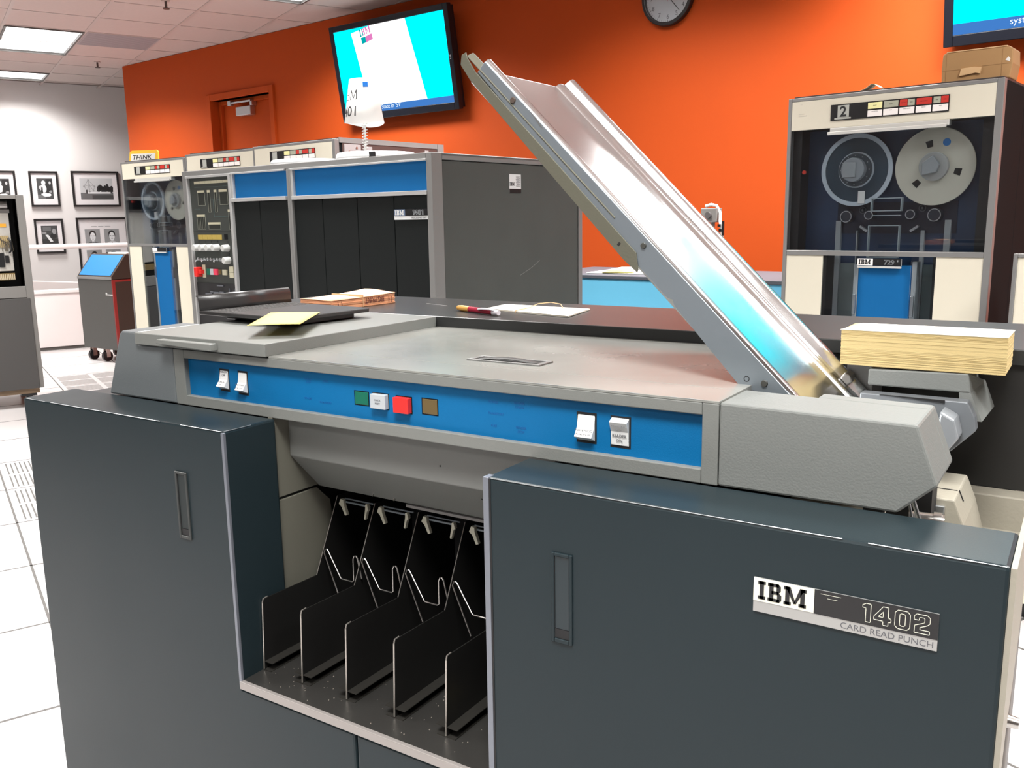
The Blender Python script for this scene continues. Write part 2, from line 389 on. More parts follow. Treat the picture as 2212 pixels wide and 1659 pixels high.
for a, b, l in lights:
    long = l > .6; hy = .60 if long else .295
    vis = {(1.062, 9.20): 'lit ceiling troffer beside the grey air return panel', (1.062, 11.335): 'lit short ceiling panel next to the white photograph wall',
           (2.281, 6.152): 'lit ceiling troffer nearest the orange wall and left screen'}.get((a, b), 'lit rectangular ceiling troffer out of view above the machine room')
    t = thing('ceiling_light', vis, 'light', grid(a, b, ZC), GZ, 'recessed ceiling troffers')
    fr = MB()
    x1 = .298
    for (p0, p1, p2, p3) in ((-x1, -x1+.018, -hy, hy), (x1-.018, x1, -hy, hy), (-x1+.018, x1-.018, -hy, -hy+.018), (-x1+.018, x1-.018, hy-.018, hy)): fr.box(p0, p1, p2, p3, -.008, .03)
    obj('frame', fr, mat('troffer_frame_dark', (.10, .095, .09), .5), t)
    obj('diffuser', MB().box(-.279, .279, -hy+.019, hy-.019, .012, .02), LGLOW, t)
    for q in (-1/3, 1/3): obj('louver_bar', MB().box(-.279, .279, q*hy*1.8-.004, q*hy*1.8+.004, .006, .0115), mat('louver_white', (.8, .78, .77), .4), t)
    ld = bpy.data.lights.new('troffer_lamp', 'AREA'); ld.shape = 'RECTANGLE'; ld.size = .54; ld.size_y = hy*2-.06
    ld.energy = LAMP_POWER*(l if l < .99 else 1); ld.color = LAMP_COLOR; ld.spread = R(138)
    lo = bpy.data.objects.new('troffer_lamp', ld); COL.objects.link(lo); lo.parent = t; lo.location = (0, 0, .004)
for mh, nh, lab in ((1.057, 6.339, 'small sprinkler head between the grey air return panel and the photograph wall'), (1.065, 4.496, 'small sprinkler head on the ceiling next to the troffer by the left screen')):
    t = thing('sprinkler', lab, 'sprinkler', grid(mh*1.59, nh*1.59, ZC), 0, 'ceiling sprinklers')
    obj('escutcheon', MB().cyl((0, 0, -.004), (0, 0, .004), .03, n=20), TBAR, t)
    obj('head', MB().cyl((0, 0, -.05), (0, 0, -.004), .009, n=10).cyl((0, 0, -.056), (0, 0, -.05), .024, n=12), mat('bronze', (.12, .09, .08), .5, .6), t)

# framed photographs
PG = [mat('photo_grey_%d' % i, (v, v, v*1.02), .6) for i, v in enumerate((.02, .06, .14, .30, .55, .75))]
FRB = mat('frame_black', (.014, .012, .012), .4)
MATW = mat('mat_board', (.78, .74, .75), .7)
def blob(mb, cx, cz, rx, rz, y, n=14, jit=.0):
    mb.add([(cx+rx*math.cos(2*math.pi*i/n)*(1+random.uniform(-jit, jit)), y, cz+rz*math.sin(2*math.pi*i/n)*(1+random.uniform(-jit, jit))) for i in range(n)], [tuple(range(n))])
def picture(name_label, m0, m1, z0, z1, photo, paint):
    t = thing('picture_frame', name_label, 'picture', grid(m0, 12.0, z0), GZ, None)
    w, h = m1-m0, z1-z0; b = .022
    obj('frame', MB().box(0, b, -.03, 0, 0, h).box(w-b, w, -.03, 0, 0, h).box(b, w-b, -.03, 0, 0, b).box(b, w-b, -.03, 0, h-b, h), FRB, t, bevel=.002, seg=1)
    mo = obj('mat_board', MB().box(b, w-b, -.014, -.001, b, h-b), MATW, t)
    x0, x1, y0, y1 = photo
    layers = {}
    def L(i): return layers.setdefault(i, MB())
    paint(L, x0*w, x1*w, y0*h, y1*h)
    for i, mb in layers.items(): obj('photo_print', mb, PG[i], mo)['kind'] = 'stuff'
    obj('glazing', MB().box(b, w-b, -.021, -.019, b, h-b), PICG, t)
    return t
def rect(mb, x0, x1, z0, z1, y): mb.add([(x0, y, z0), (x1, y, z0), (x1, y, z1), (x0, y, z1)], [(0, 1, 2, 3)])
def scene_people(L, x0, x1, z0, z1, seed=1):
    random.seed(seed); w, h = x1-x0, z1-z0
    rect(L(1), x0, x1, z0, z1, -.0145)
    rect(L(0), x0+w*.58, x1-w*.04, z0+h*.3, z1-h*.04, -.0147); rect(L(2), x0, x0+w*.5, z0, z0+h*.2, -.0147)
    blob(L(5), x0+w*.42, z0+h*.78, w*.13, h*.12, -.0151); blob(L(5), x0+w*.4, z0+h*.52, w*.2, h*.2, -.0149, jit=.2)
    blob(L(4), x0+w*.22, z0+h*.55, w*.12, h*.09, -.0153, jit=.2); blob(L(5), x0+w*.55, z0+h*.2, w*.3, h*.1, -.0149, jit=.3)
    blob(L(0), x0+w*.3, z0+h*.4, w*.07, h*.16, -.0155, jit=.3); blob(L(4), x0+w*.82, z0+h*.78, w*.07, h*.08, -.0151)
    blob(L(3), x0+w*.84, z0+h*.35, w*.1, h*.06, -.0151, jit=.2)
    random.seed(7)
def scene_worker(L, x0, x1, z0, z1):
    w, h = x1-x0, z1-z0
    rect(L(1), x0, x1, z0, z1, -.0145); rect(L(0), x0, x1, z0, z0+h*.25, -.0147); rect(L(2), x0+w*.1, x0+w*.6, z0+h*.72, z0+h*.92, -.0147)
    blob(L(3), x0+w*.78, z0+h*.68, w*.13, h*.15, -.0149, jit=.1); blob(L(0), x0+w*.72, z0+h*.42, w*.2, h*.16, -.0148)
    L(5).add([(x0+w*.22, -.0151, z0+h*.5), (x0+w*.4, -.0151, z0+h*.5), (x0+w*.68, -.0151, z0+h*.12), (x0+w*.5, -.0151, z0+h*.1)], [(0, 1, 2, 3)])
    rect(L(3), x0+w*.05, x0+w*.3, z0+h*.55, z0+h*.66, -.0149)
def scene_fair(L, x0, x1, z0, z1):
    w, h = x1-x0, z1-z0
    rect(L(4), x0, x1, z0, z1, -.0145); rect(L(2), x0, x1, z0, z0+h*.32, -.0147); rect(L(1), x0+w*.35, x1, z0, z0+h*.2, -.0148)
    for i in range(7): blob(L(0), x0+w*(.56+.065*i), z0+h*(.5+.06*math.sin(i*2)), w*.06, h*.17, -.0149, jit=.25)
    rect(L(5), x0+w*.2, x0+w*.92, z0+h*.28, z0+h*.36, -.0151)
    nodes = [(.12, .62), (.26, .92), (.44, .62), (.28, .68), (.2, .42), (.4, .42), (.28, .38)]
    for a, b in ((0, 1), (1, 2), (0, 3), (2, 3), (1, 3), (0, 4), (2, 5), (3, 6), (4, 3), (5, 3)):
        p, q = nodes[a], nodes[b]; d = Vector((q[0]-p[0], q[1]-p[1])).normalized()*.008; o_ = (-d.y, d.x)
        L(3).add([(x0+w*(p[0]+o_[0]), -.015, z0+h*(p[1]+o_[1])), (x0+w*(p[0]-o_[0]), -.015, z0+h*(p[1]-o_[1])), (x0+w*(q[0]-o_[0]), -.015, z0+h*(q[1]-o_[1])), (x0+w*(q[0]+o_[0]), -.015, z0+h*(q[1]+o_[1]))], [(0, 1, 2, 3)])
    for p in nodes: blob(L(3), x0+w*p[0], z0+h*p[1], w*.028, w*.028, -.0152)
    rect(L(0), x0+w*.17, x0+w*.21, z0+h*.28, z0+h*.45, -.0153)
def scene_portraits(L, x0, x1, z0, z1):
    W2, H2 = x1-x0, z1-z0
    for (a, b) in ((0, 1), (1, 1), (0, 0), (1, 0)):
        w, h = W2*.44, H2*.455; X = x0+a*W2*.56; Z = z0+b*H2*.545
        rect(L(3), X, X+w, Z, Z+h, -.0145)
        L(2 if a == 0 else 4).add([(X+w*.05, -.0147, Z), (X+w*.95, -.0147, Z), (X+w*.86, -.0147, Z+h*.2), (X+w*.62, -.0147, Z+h*.3), (X+w*.38, -.0147, Z+h*.3), (X+w*.14, -.0147, Z+h*.2)], [(0, 1, 2, 3, 4, 5)])
        blob(L(0), X+w*.5, Z+h*.68, w*.23, h*.25, -.0149, jit=.04)
        blob(L(5), X+w*.5, Z+h*.57, w*.185, h*.25, -.0151)
        rect(L(4), X+w*.41, X+w*.59, Z+h*.24, Z+h*.36, -.0150)
        rect(L(1), X+w*.38, X+w*.46, Z+h*.60, Z+h*.625, -.0153); rect(L(1), X+w*.54, X+w*.62, Z+h*.60, Z+h*.625, -.0153)
        rect(L(2), X+w*.43, X+w*.57, Z+h*.425, Z+h*.44, -.0153); rect(L(3), X+w*.485, X+w*.515, Z+h*.49, Z+h*.56, -.0153)
        rect(L(0), X+w*.47, X+w*.53, Z, Z+h*.22, -.0153)
    for i in range(3): rect(L(3), x0+W2*(.2+.2*i), x0+W2*(.36+.2*i), z1+.03, z1+.036, -.0145)
picture('small framed photograph of workers, in the upper row beside the fairground photograph', 1.141, 1.445, 1.525, 1.93, (.25, .80, .22, .80), scene_people)
picture('wide framed photograph of a domed fairground structure with trees', 1.588, 2.112, 1.522, 1.938, (.17, .86, .20, .80), scene_fair)
picture('small framed photograph below the workers photograph, partly behind the handrail', 1.144, 1.452, .981, 1.384, (.22, .78, .28, .80), scene_worker)
picture('large framed sheet of four portrait photographs behind the handrail', 1.593, 2.165, .70, 1.392, (.15, .82, .14, .80), scene_portraits)
picture('framed photograph partly hidden behind the open grey cabinet', .70, 1.005, 1.525, 1.931, (.2, .78, .2, .78), lambda L, a, b, c, d: scene_people(L, a, b, c, d, 5))
# ================================================================== the card machine in the foreground
X1, X2, X3, X4, XL = .506, .9455, 1.466, 1.1833, .2806
YB = .0954
ZD, ZS, ZT, ZTOP = 1.0243, .650, 1.1169, 1.1354
rp = thing('card_read_punch', 'grey and blue card reading and punching machine with a tall metal card chute', 'card machine')
def wear(name, p0, p1, parent, material, seed, r=.0007, dens=.85):
    """chipped bright metal along a painted edge, as a broken thin bead"""
    random.seed(seed); a, b = Vector(p0), Vector(p1); L = (b-a).length; t = 0; mb = MB()
    while t < L:
        d = random.uniform(.006, .05)
        if random.random() < dens:
            rr = r*random.uniform(.5, 1.0); mb.cyl(a+(b-a)*(t/L), a+(b-a)*(min(L, t+d)/L), rr, n=6)
        t += d
    random.seed(7); o = obj(name, mb, material, parent); o['kind'] = 'stuff'; return o
CHIP = mat('chipped_edge_metal', (.30, .32, .33), .35, .6)
def recess_handle(parent, x0, x1, z0, z1):
    f = obj('door_pull', MB().box(x0, x0+.004, -.0025, .002, z0, z1).box(x1-.004, x1, -.0025, .002, z0, z1).box(x0+.004, x1-.004, -.0025, .002, z1-.004, z1).box(x0+.004, x1-.004, -.0025, .002, z0, z0+.005), mat('pull_rim', (.030, .033, .032), .45) if x0 < .8 else SLATE, parent, bevel=.0008, seg=1)
    f['label'] = 'recessed vertical pull handle'
    return f
def holed(poly_outer, hole, y0, y1):
    """front plate in xz with one rectangular hole, built of four boxes"""
    x0, x1, z0, z1 = poly_outer; a, b, c, d = hole
    return MB().box(x0, a, y0, y1, z0, z1).box(b, x1, y0, y1, z0, z1).box(a, b, y0, y1, z0, c).box(a, b, y0, y1, d, z1)
# left door: L-shaped, hollow behind its pull
ld = obj('front_door', MB().prism([(0, .09), (.7265, .09), (.7265, .637), (X1, .637), (X1, ZD), (0, ZD)], 'y', 0, YB), SLATE, rp, bevel=.0035)
ld['label'] = 'slate grey front door on the punch side'
recess_handle(ld, .393, .4195, .850, .953)
obj('pull_flap', MB().box(.3985, .4145, -.0006, .003, .866, .9485), mat('pull_flap_grey', (.020, .026, .027), .45, spec=.25), ld)
obj('pull_slot', MB().box(.3975, .4155, -.0011, .003, .8555, .8655).box(.3975, .3985, -.0011, .003, .855, .949).box(.4145, .4155, -.0011, .003, .855, .949), VOID, ld)
obj('edge_highlight_trim', MB().box(X1-.0045, X1+.0006, -.0012, .004, .639, ZD-.002), mat('edge_highlight_metal', (.20, .215, .25), .38, .5), ld, bevel=.0008)  # pale strip stands in for the bright highlight along the rounded door corner
wear('edge_wear', (.01, .0002, ZD-.0004), (X1-.003, .0002, ZD-.0004), ld, CHIP, 3)
wear('edge_wear', (X1-.0006, .004, ZD-.0004), (X1-.0006, .05, ZD-.0004), ld, CHIP, 4)
# right door with the nameplate
rd = obj('front_door', MB().prism([(.7295, .09), (X3, .09), (X3, ZD), (X2, ZD), (X2, .637), (.7295, .637)], 'y', 0, YB), SLATE, rp, bevel=.0035)
rd['label'] = 'slate grey front door carrying the nameplate'
recess_handle(rd, 1.033, 1.059, .8495, .9535)
obj('pull_flap', MB().box(1.0375, 1.0545, -.0006, .003, .866, .949), mat('pull_flap_slate', (.012, .022, .027), .36), rd)
obj('pull_slot', MB().box(1.0375, 1.0545, -.0011, .003, .855, .8655).box(1.0368, 1.0375, -.0011, .003, .855, .9495).box(1.0545, 1.0552, -.0011, .003, .855, .9495).box(1.0375, 1.0545, -.0011, .003, .949, .9495), VOID, rd)
obj('edge_highlight_trim', MB().box(X2-.0012, X2+.0065, -.0012, .012, .3, ZD+.0005), mat('edge_highlight_metal', (.2, .215, .25), .38, .5), rd, bevel=.0008)  # pale trim also carries a painted highlight down this door edge
obj('edge_gap', MB().box(X2+.0066, X2+.0090, -.0006, .003, .3, ZD-.001), VOID, rd)
wear('edge_wear', (X2+.01, .0002, ZD-.0004), (X3-.003, .0002, ZD-.0004), rd, CHIP, 6, r=.0006)
# nameplate
npb = obj('nameplate', MB().box(1.2562, 1.4165, -.0016, .0005, .9382, .9722), mat('nameplate_silver', (.42, .42, .41), .4, .6), rd); npb['label'] = 'silver and black nameplate'
obj('name_field', MB().box(1.3125, 1.4165, -.0021, -.0015, .9487, .9722), BLACK, rd)
obj('logo_field', MB().box(1.2562, 1.3125, -.0021, -.0015, .9492, .9722), mat('nameplate_cream', (.74, .73, .60), .5), rd)
ibm_front('lettering', .0178, 1.2606, -.0021, .9518, INK, rd, .22, .17)
NW = mat('outline_cream', (.62, .62, .52), .5)
outline_digits('lettering', '1402', .0172, 1.3525, -.0021, .9518, NW, rd, .00055, 1.12)
text('lettering', 'CARD READ PUNCH', .0082, INKG, rd, (1.336, -.0017, .9405), xs=1.03, extrude=.0001)
obj('scratch', MB().box(1.318, 1.336, -.00225, -.0021, .9690, .9693).box(1.324, 1.333, -.00225, -.0021, .9655, .9658), NW, rd)
# sill below the stacker opening
obj('sill_trim', MB().box(X1-.002, X2, -.003, .004, .638, .650), mat('sill_metal', (.34, .315, .30), .4, .4), rp, bevel=.001)
obj('stacker_floor', MB().box(X1-.016, X2+.02, .0035, .42, .642, .650), DULL, rp)
obj('floor_dust', MB().add([], []) if False else (lambda mb: [mb.box(x, x+s, y, y+s, .6501, .6506) for x, y, s in [(random.uniform(.52, .93), random.uniform(.01, .12), random.uniform(.0006, .0016)) for _ in range(70)]] and mb)(MB()), mat('dust', (.20, .18, .15), .8), rp)['kind'] = 'stuff'
obj('label_tape', MB().box(.885, X2+.01, .10, .118, .6502, .672), mat('label_ochre', (.20, .15, .05), .6), rp)
# side walls of the stacker, throat and black interior
obj('stacker_side_wall', MB().prism([(YB, .650), (YB, .8965), (.178, .8965), (.205, .87), (.235, .650)], 'x', .490, .4995), PUTTY, rp, bevel=.001)
obj('stacker_side_wall', MB().prism([(YB, .9005), (YB, 1.026), (.126, 1.026), (.20, .9005)], 'x', .490, .4995), PUTTY, rp, bevel=.001)
obj('wall_gap', MB().box(.489, .4955, YB, .19, .896, .901), VOID, rp)
obj('stacker_interior', MB().box(.47, .99, .36, .37, .60, 1.02).box(.47, .49, .19, .37, .60, 1.02).box(.975, .99, .10, .37, .60, 1.02).box(.47, .99, .20, .37, 1.0, 1.02), VOID, rp)
th = obj('stacker_throat', MB().prism([(.1255, 1.027), (.1255, .9605), (.182, .898), (.192, .897), (.192, 1.027)], 'x', .500, 1.0), mat('throat_grey', (.155, .16, .152), .42, bump=.05), rp, bevel=.0015); th['label'] = 'pale grey slanted hood over the card pockets'
obj('throat_lip', MB().box(.68, 1.0, .178, .194, .8935, .8975), mat('lip_grey', (.16, .155, .15), .5), th)
obj('mark', MB().box(.786, .7875, .1248, .1258, .983, .9852), INK, th)
for pts in ([(.842, .141, .9425), (.847, .145, .938), (.853, .149, .9335)], [(.876, .148, .9345), (.882, .15, .933), (.89, .151, .9325)]): obj('scratch_mark', MB().tube(pts, .0006, 5), INK, th)
for x in (.618, .66): obj('screw', MB().cyl((x, .1765, .9035), (x, .174, .9015), .0016, n=8), STEEL, th)
# five stacker pocket dividers
dv = MB().prism([(.041, .651), (.046, .755), (.0475, .7605), (.158, .7585), (.2125, .8745), (.30, .8745), (.30, .651)], 'x', -.0008, .0008)
dvx = [.5085]+[.5015+.0868*i for i in range(1, 6)]
d0 = None
for i, x in enumerate(dvx):
    if x > .96: break
    d = obj('pocket_divider', dv, mat('divider_steel', (.016, .0155, .015), .4, .4, var=.25, vscale=10), rp, loc=(x, 0, 0))
    obj('divider_foot', MB().box(-.017 if i else -.001, .017, .042, .30, .6625, .6635).box(-.015 if i else -.001, .015, .040, .12, .6502, .6512), mat('foot_steel', (.10, .095, .085), .3, .8), d)
    obj('bright_edge', MB().tube([(0, .0405, .652), (0, .0455, .755), (0, .0475, .7605), (0, .056, .7612)], .0012, 6), mat('bright_steel_edge', (.52, .49, .45), .35, .9), d)
    obj('bright_edge', MB().tube([(0, .1575, .7590), (0, .2125, .8745)], .0007, 6), mat('bright_steel_edge', (.8, .8, .78), .25, 1.0), d)
# bent wire card supports
for i in range(5):
    b = dvx[i]
    P = [(.040, .165, .726), (.0045, .172, .792), (.0055, .1735, .797), (.009, .174, .798), (.0125, .1735, .795), (.038, .171, .7580), (.041, .1705, .7560), (.064, .170, .7565), (.067, .1705, .7590), (.0655, .173, .793), (.0675, .1735, .798), (.071, .1738, .7985), (.074, .173, .796), (.0835, .171, .765)]
    obj('wire_support', MB().tube([(b+x, y, z) for x, y, z in P], .00125, 8), STEEL, rp, smooth=True)
    cr = obj('cross_rod', MB().cyl((b+.022, .203, .871), (b+.078, .203, .871), .0017, n=8).cyl((b+.02, .209, .874), (b+.08, .209, .874), .0014, n=8), ALUS, rp)
    for dx, s in ((.024, 1), (.0765, -.6)):
        mb = MB().prism([(-.006, .0), (-.002, .009), (.004, .008), (.0045, .001), (.0105, -.016), (.006, -.0175), (-.0005, -.004)], 'y', 0, .006)
        c = obj('plastic_clip', mb, mat('ivory_plastic', (.42, .41, .33), .45), rp, bevel=.0006, loc=(b+dx, .196, .868)); c.scale = (s, 1, 1)
# head: frame round the blue control panel
hd = obj('head_frame', holed((XL, X4-.0006, ZD+.0002, ZT-.003), (.3058, 1.1641, 1.0407, 1.1002), YB, YB+.028), GREY, rp, bevel=.0012)
wear('edge_wear', (.52, YB+.0002, ZT-.0003), (X4-.004, YB+.0002, ZT-.0003), hd, CHIP, 8, r=.0006, dens=.6)
cp = obj('control_panel', MB().box(.300, 1.17, YB+.0085, YB+.020, 1.036, 1.105), BLUE, rp); cp['label'] = 'blue control panel'
yp = YB+.0085
def rocker(x0, x1, z0, z1, down, words, size):
    obj('switch_slot', MB().box(x0-.0015, x1+.0022, yp-.0003, yp+.004, z0-.003, z1+.0015), VOID, cp)
    zm = (z0+z1)/2; d1 = .0105
    if down: pr = [(0, z1), (.003, zm), (d1, z0+.0055), (0, z0)]
    else: pr = [(0, z1-.0005), (d1*.75, z1-.0045), (.0028, zm), (.0015, z0), (0, z0)]
    pr = [(yp-a, b) for a, b in pr]+[(yp+.003, z0), (yp+.003, z1)]
    if down: pr[-2] = (yp+.003, z0); 
    s = obj('rocker_switch', MB().prism(pr, 'x', x0, x1), WHITE, cp, bevel=.0006)
    for (t, zz, yo) in words:
        text('switch_lettering', t, size, INKG, cp, ((x0+x1)/2, yp-yo, zz), (math.pi/2+R(24 if (down and zz < zm) else -16 if down else (-28 if zz > zm else 6)), 0, 0), align='CENTER', extrude=.0001)
rocker(.3805, .3985, 1.0565, 1.0870, True, [('PUNCH', 1.0825, .0016), ('OFF', 1.0775, .0024), ('PUNCH', 1.0680, .0062), ('ON', 1.0635, .0082)], .0042)
rocker(.4225, .4405, 1.0545, 1.0870, True, [('NON PROG', 1.0668, .0064), ('RUN OUT', 1.0620, .0084)], .0036)
rocker(1.0090, 1.0315, 1.0530, 1.0850, True, [('NON PROG', 1.0648, .0062), ('RUN OUT', 1.0602, .0084)], .0042)
rocker(1.0530, 1.0750, 1.0525, 1.0850, False, [('READER', 1.0755, .0066), ('OFF', 1.0710, .0044), ('READER', 1.0625, .0030), ('ON', 1.0570, .0027)], .0050)
def lamp_button(x0, x1, z0, z1, m, depth, words=None):
    obj('button_slot', MB().box(x0-.0012, x1+.0012, yp-.0003, yp+.003, z0-.0012, z1+.0012), MATTB, cp)
    obj('lamp_button', MB().box(x0, x1, yp-depth, yp+.003, z0, z1), m, cp, bevel=.0008)
    if words:
        for t, zz in words: text('button_lettering', t, .0034, INKG, cp, ((x0+x1)/2, yp-depth-.0001, zz), align='CENTER', extrude=.0001)
lamp_button(.6590, .6835, 1.0605, 1.0785, GREEN, .0008)
lamp_button(.6925, .7190, 1.0590, 1.0790, PALE, .0075, [('CHECK', 1.0700), ('RESET', 1.0655)])
lamp_button(.7335, .7590, 1.0575, 1.0785, RED, .0085)
lamp_button(.7775, .8020, 1.0595, 1.0795, BROWN, .0008)
for t, x, z in (('PUNCH', .570, 1.086), ('STOP', .570, 1.082), ('CHIPS', .604, 1.086), ('POWER', .568, 1.058), ('TRANSPORT', .602, 1.055), ('POWER', .890, 1.0845), ('READER', .928, 1.0865), ('CHECK', .928, 1.0815), ('TRANSPORT', .893, 1.0700), ('FUSE', .890, 1.0545), ('READER', .930, 1.0560), ('STOP', .930, 1.0510)):
    text('panel_lettering', t, .0042, INKB, cp, (x, yp-.0002, z), align='CENTER', extrude=.0001)
# left end cap with slanted end
cap = obj('end_cap', MB().prism([(.099, ZD), (XL-.0008, ZD), (XL-.0008, 1.1150), (.1925, 1.1150), (.1925, ZTOP), (.150, ZTOP), (.143, ZTOP-.005)], 'y', YB, .222), CAPG, rp, bevel=.003)
obj('head_body', MB().box(.285, 1.185, .13, .50, ZD-.002, ZT-.006).box(.20, .285, .13, .495, .55, 1.112).box(.02, 1.45, .096, .118, .12, .60).box(.03, .46, YB, .48, .12, ZD-.004), DARK, rp)
obj('machine_body', MB().box(.03, 1.44, .515, .79, .12, .945).box(.03, 1.44, .43, .52, .12, .89), DARK, rp)
for x in (.08, 1.38):
    for y in (.12, .70):
        obj('caster', MB().cyl((x-.02, y, .045), (x+.02, y, .045), .045, n=20).box(x-.03, x+.03, y-.03, y+.03, .085, .125), BLACK, rp)
# deck plates
obj('deck_strip', MB().box(.5, X4-.0006, YB, .1648, ZT-.0031, ZT), DECK, rp, bevel=.0004, seg=1)
dk = obj('deck_plate', MB().box(.5, X4-.001, .1668, .500, ZT-.008, ZT), DECK, rp, bevel=.0004, seg=1)
obj('deck_seam', MB().box(.5, X4-.002, .1646, .1670, ZT-.006, ZT-.0016), VOID, rp)
hm = MB()
for (a, b, c, d) in ((.781, .899, .1995, .2045), (.781, .899, .2315, .2365), (.781, .789, .2045, .2315), (.891, .899, .2045, .2315)): hm.box(a, b, c, d, ZT-.001, ZT+.0022)
obj('deck_pull', hm, mat('pull_rim_metal', (.17, .17, .165), .42, .3), dk, bevel=.0006)
nseg = 12; hv = [(.789+.102*i/nseg, y, ZT+.0006+.0042*math.sin(math.pi*i/nseg)) for i in range(nseg+1) for y in (.2045, .222)]
obj('pull_plate', MB().add(hv, [(2*i, 2*i+2, 2*i+3, 2*i+1) for i in range(nseg)]), mat('pull_plate_metal', (.035, .035, .034), .5), dk, solid=.0008, smooth=True)
obj('pull_gap', MB().box(.789, .891, .2045, .2315, ZT+.0001, ZT+.0004), VOID, dk)
# lid with its bar handle
lid = obj('hinged_lid', MB().box(.1932, .5005, YB-.0065, .4955, 1.1162, ZTOP), GREY, rp, bevel=.0012); lid['label'] = 'flat grey lid over the punch hopper'
obj('lid_handle', MB().prism([(.268, 1.1275), (.270, 1.1305), (.397, 1.1305), (.398, 1.1195), (.268, 1.1235)], 'y', YB-.021, YB-.0064), GREY, lid, bevel=.0012)
# dark table top and rear cabinet
tt = obj('table_top', MB().box(-.033, 1.62, .4985, .806, ZT-.0015, ZTOP), TABLE, rp, bevel=.0016); tt['label'] = 'dark laminate top along the back of the machine'
obj('rear_panel', MB().box(1.150, 1.62, .5065, .79, .949, ZT), mat('rear_panel_dark', (.014, .0135, .0125), .5, bump=.05), rp)
wear('table_scratch', (.30, .70, ZTOP+.0002), (.43, .655, ZTOP+.0002), tt, mat('scratch_grey', (.3, .3, .3), .5), 11, r=.0006, dens=.5)
# cast covers either side of the card hopper
prof = [(1.1833, ZD+.0005), (1.1833, 1.1158), (1.3755, 1.1130), (1.3965, 1.0560), (1.3625, ZD+.0005)]
fc = obj('hopper_cover', MB().prism(prof, 'y', YB, .1770).prism([(1.2630, 1.03), (1.2630, 1.11465), (1.3755, 1.1130), (1.3965, 1.0560), (1.3625, ZD+.0005)], 'y', .1765, .2020), COVER, rp, bevel=.0025); fc['label'] = 'rough cast grey cover in front of the card hopper'
rc = obj('hopper_cover', MB().prism([(1.2700, 1.0920), (1.2700, 1.1130), (1.3850, 1.1160), (1.3890, 1.0920)], 'y', .400, .4970), COVER, rp, bevel=.002); rc['label'] = 'rough cast grey cover behind the card hopper'
obj('cover_end', MB().add([(1.385, .401, 1.1155), (1.397, .482, 1.0960), (1.4095, .482, 1.0630), (1.4035, .401, 1.0580), (1.389, .401, 1.0920), (1.375, .401, 1.1155), (1.375, .490, 1.0960), (1.385, .490, 1.0630), (1.380, .401, 1.0580), (1.376, .401, 1.0920)],
    [(0, 1, 2, 3, 4), (5, 6, 7, 8, 9), (0, 1, 6, 5), (1, 2, 7, 6), (2, 3, 8, 7), (3, 4, 9, 8), (4, 0, 5, 9)]), COVER, rc)
obj('hopper_side', MB().box(1.2350, 1.2690, .440, .505, 1.02, 1.1140), mat('hopper_side_grey', (.15, .15, .147), .5), rp, bevel=.002)
hp = obj('hopper_plate', MB().prism([(1.2620, 1.02), (1.2660, 1.0855), (1.3885, 1.0850), (1.3975, 1.0670), (1.4000, 1.0510), (1.3740, 1.022)], 'y', .378, .3990), mat('hopper_metal', (.17, .185, .20), .4, .3), rp, bevel=.0015)
obj('slot', MB().prism([(1.2890, 1.0855), (1.3640, 1.0850), (1.3640, 1.0815), (1.3560, 1.0822)], 'y', .3765, .3782), VOID, hp)
obj('stop_block', MB().prism([(1.3600, 1.030), (1.3640, 1.0785), (1.3800, 1.0700), (1.3860, 1.048), (1.3740, 1.030)], 'y', .338, .3775), mat('stop_block_metal', (.28, .30, .32), .35, .3), hp, bevel=.0025)
# beige pan, bracket and levers under the cover
obj('beige_pan', MB().box(1.16, 1.465, .470, .5064, .900, .949).box(1.16, 1.465, .12, .471, .895, .905), BEIGE, rp, bevel=.002)
bk = obj('beige_bracket', MB().prism([(1.31, .907), (1.31, .985), (1.3905, .985), (1.4020, .957), (1.4160, .907)], 'y', .300, .420), BEIGE, rp, bevel=.002)
obj('bracket_groove', MB().box(1.33, 1.389, .340, .342, .9852, .9856).prism([(1.3902, .986), (1.3912, .986), (1.3965, .9735), (1.3955, .9735)], 'y', .340, .342), VOID, bk)
obj('bracket_face', MB().box(1.335, 1.3815, .2965, .3005, .935, .977), ALUM, bk, bevel=.001)
obj('lever', MB().cyl((1.357, .18, 1.035), (1.372, .19, .985), .0025, n=8).cyl((1.349, .17, 1.035), (1.333, .18, .985), .0015, n=8).cyl((1.356, .175, 1.035), (1.366, .182, .985), .0015, n=8), ALUM, rp)
obj('cam_roller', MB().cyl((1.358, .20, .988), (1.392, .205, .988), .008, n=14).cyl((1.382, .203, .988), (1.390, .2035, .988), .010, n=14), STEEL, rp, smooth=True)
obj('hopper_shadow_plate', MB().box(1.30, 1.372, .26, .30, .93, 1.005), VOID, rp)  # black block added to read as shade below the hopper
# right-hand side frame
obj('side_frame', MB().prism([(.003, 1.0225), (.19, 1.0225), (.19, .93), (.165, .90), (.12, .868), (.07, .842), (.035, .80), (.022, .75), (.018, .10), (.003, .10)], 'x', X3, X3+.0045), BEIGE, rp)
obj('rear_leg', MB().box(1.45, 1.4625, .30, .44, .09, .895).box(1.440, 1.450, .12, .20, .09, .86), DARK, rp)
obj('frame_post', MB().cyl((1.455, .25, .10), (1.455, .25, .90), .012, n=14), mat('post_brown', (.13, .115, .10), .4), rp, smooth=True)
obj('post_knob', MB().cyl((1.462, .24, .764), (1.476, .24, .764), .008, .006, n=12), STEEL, rp, smooth=True)

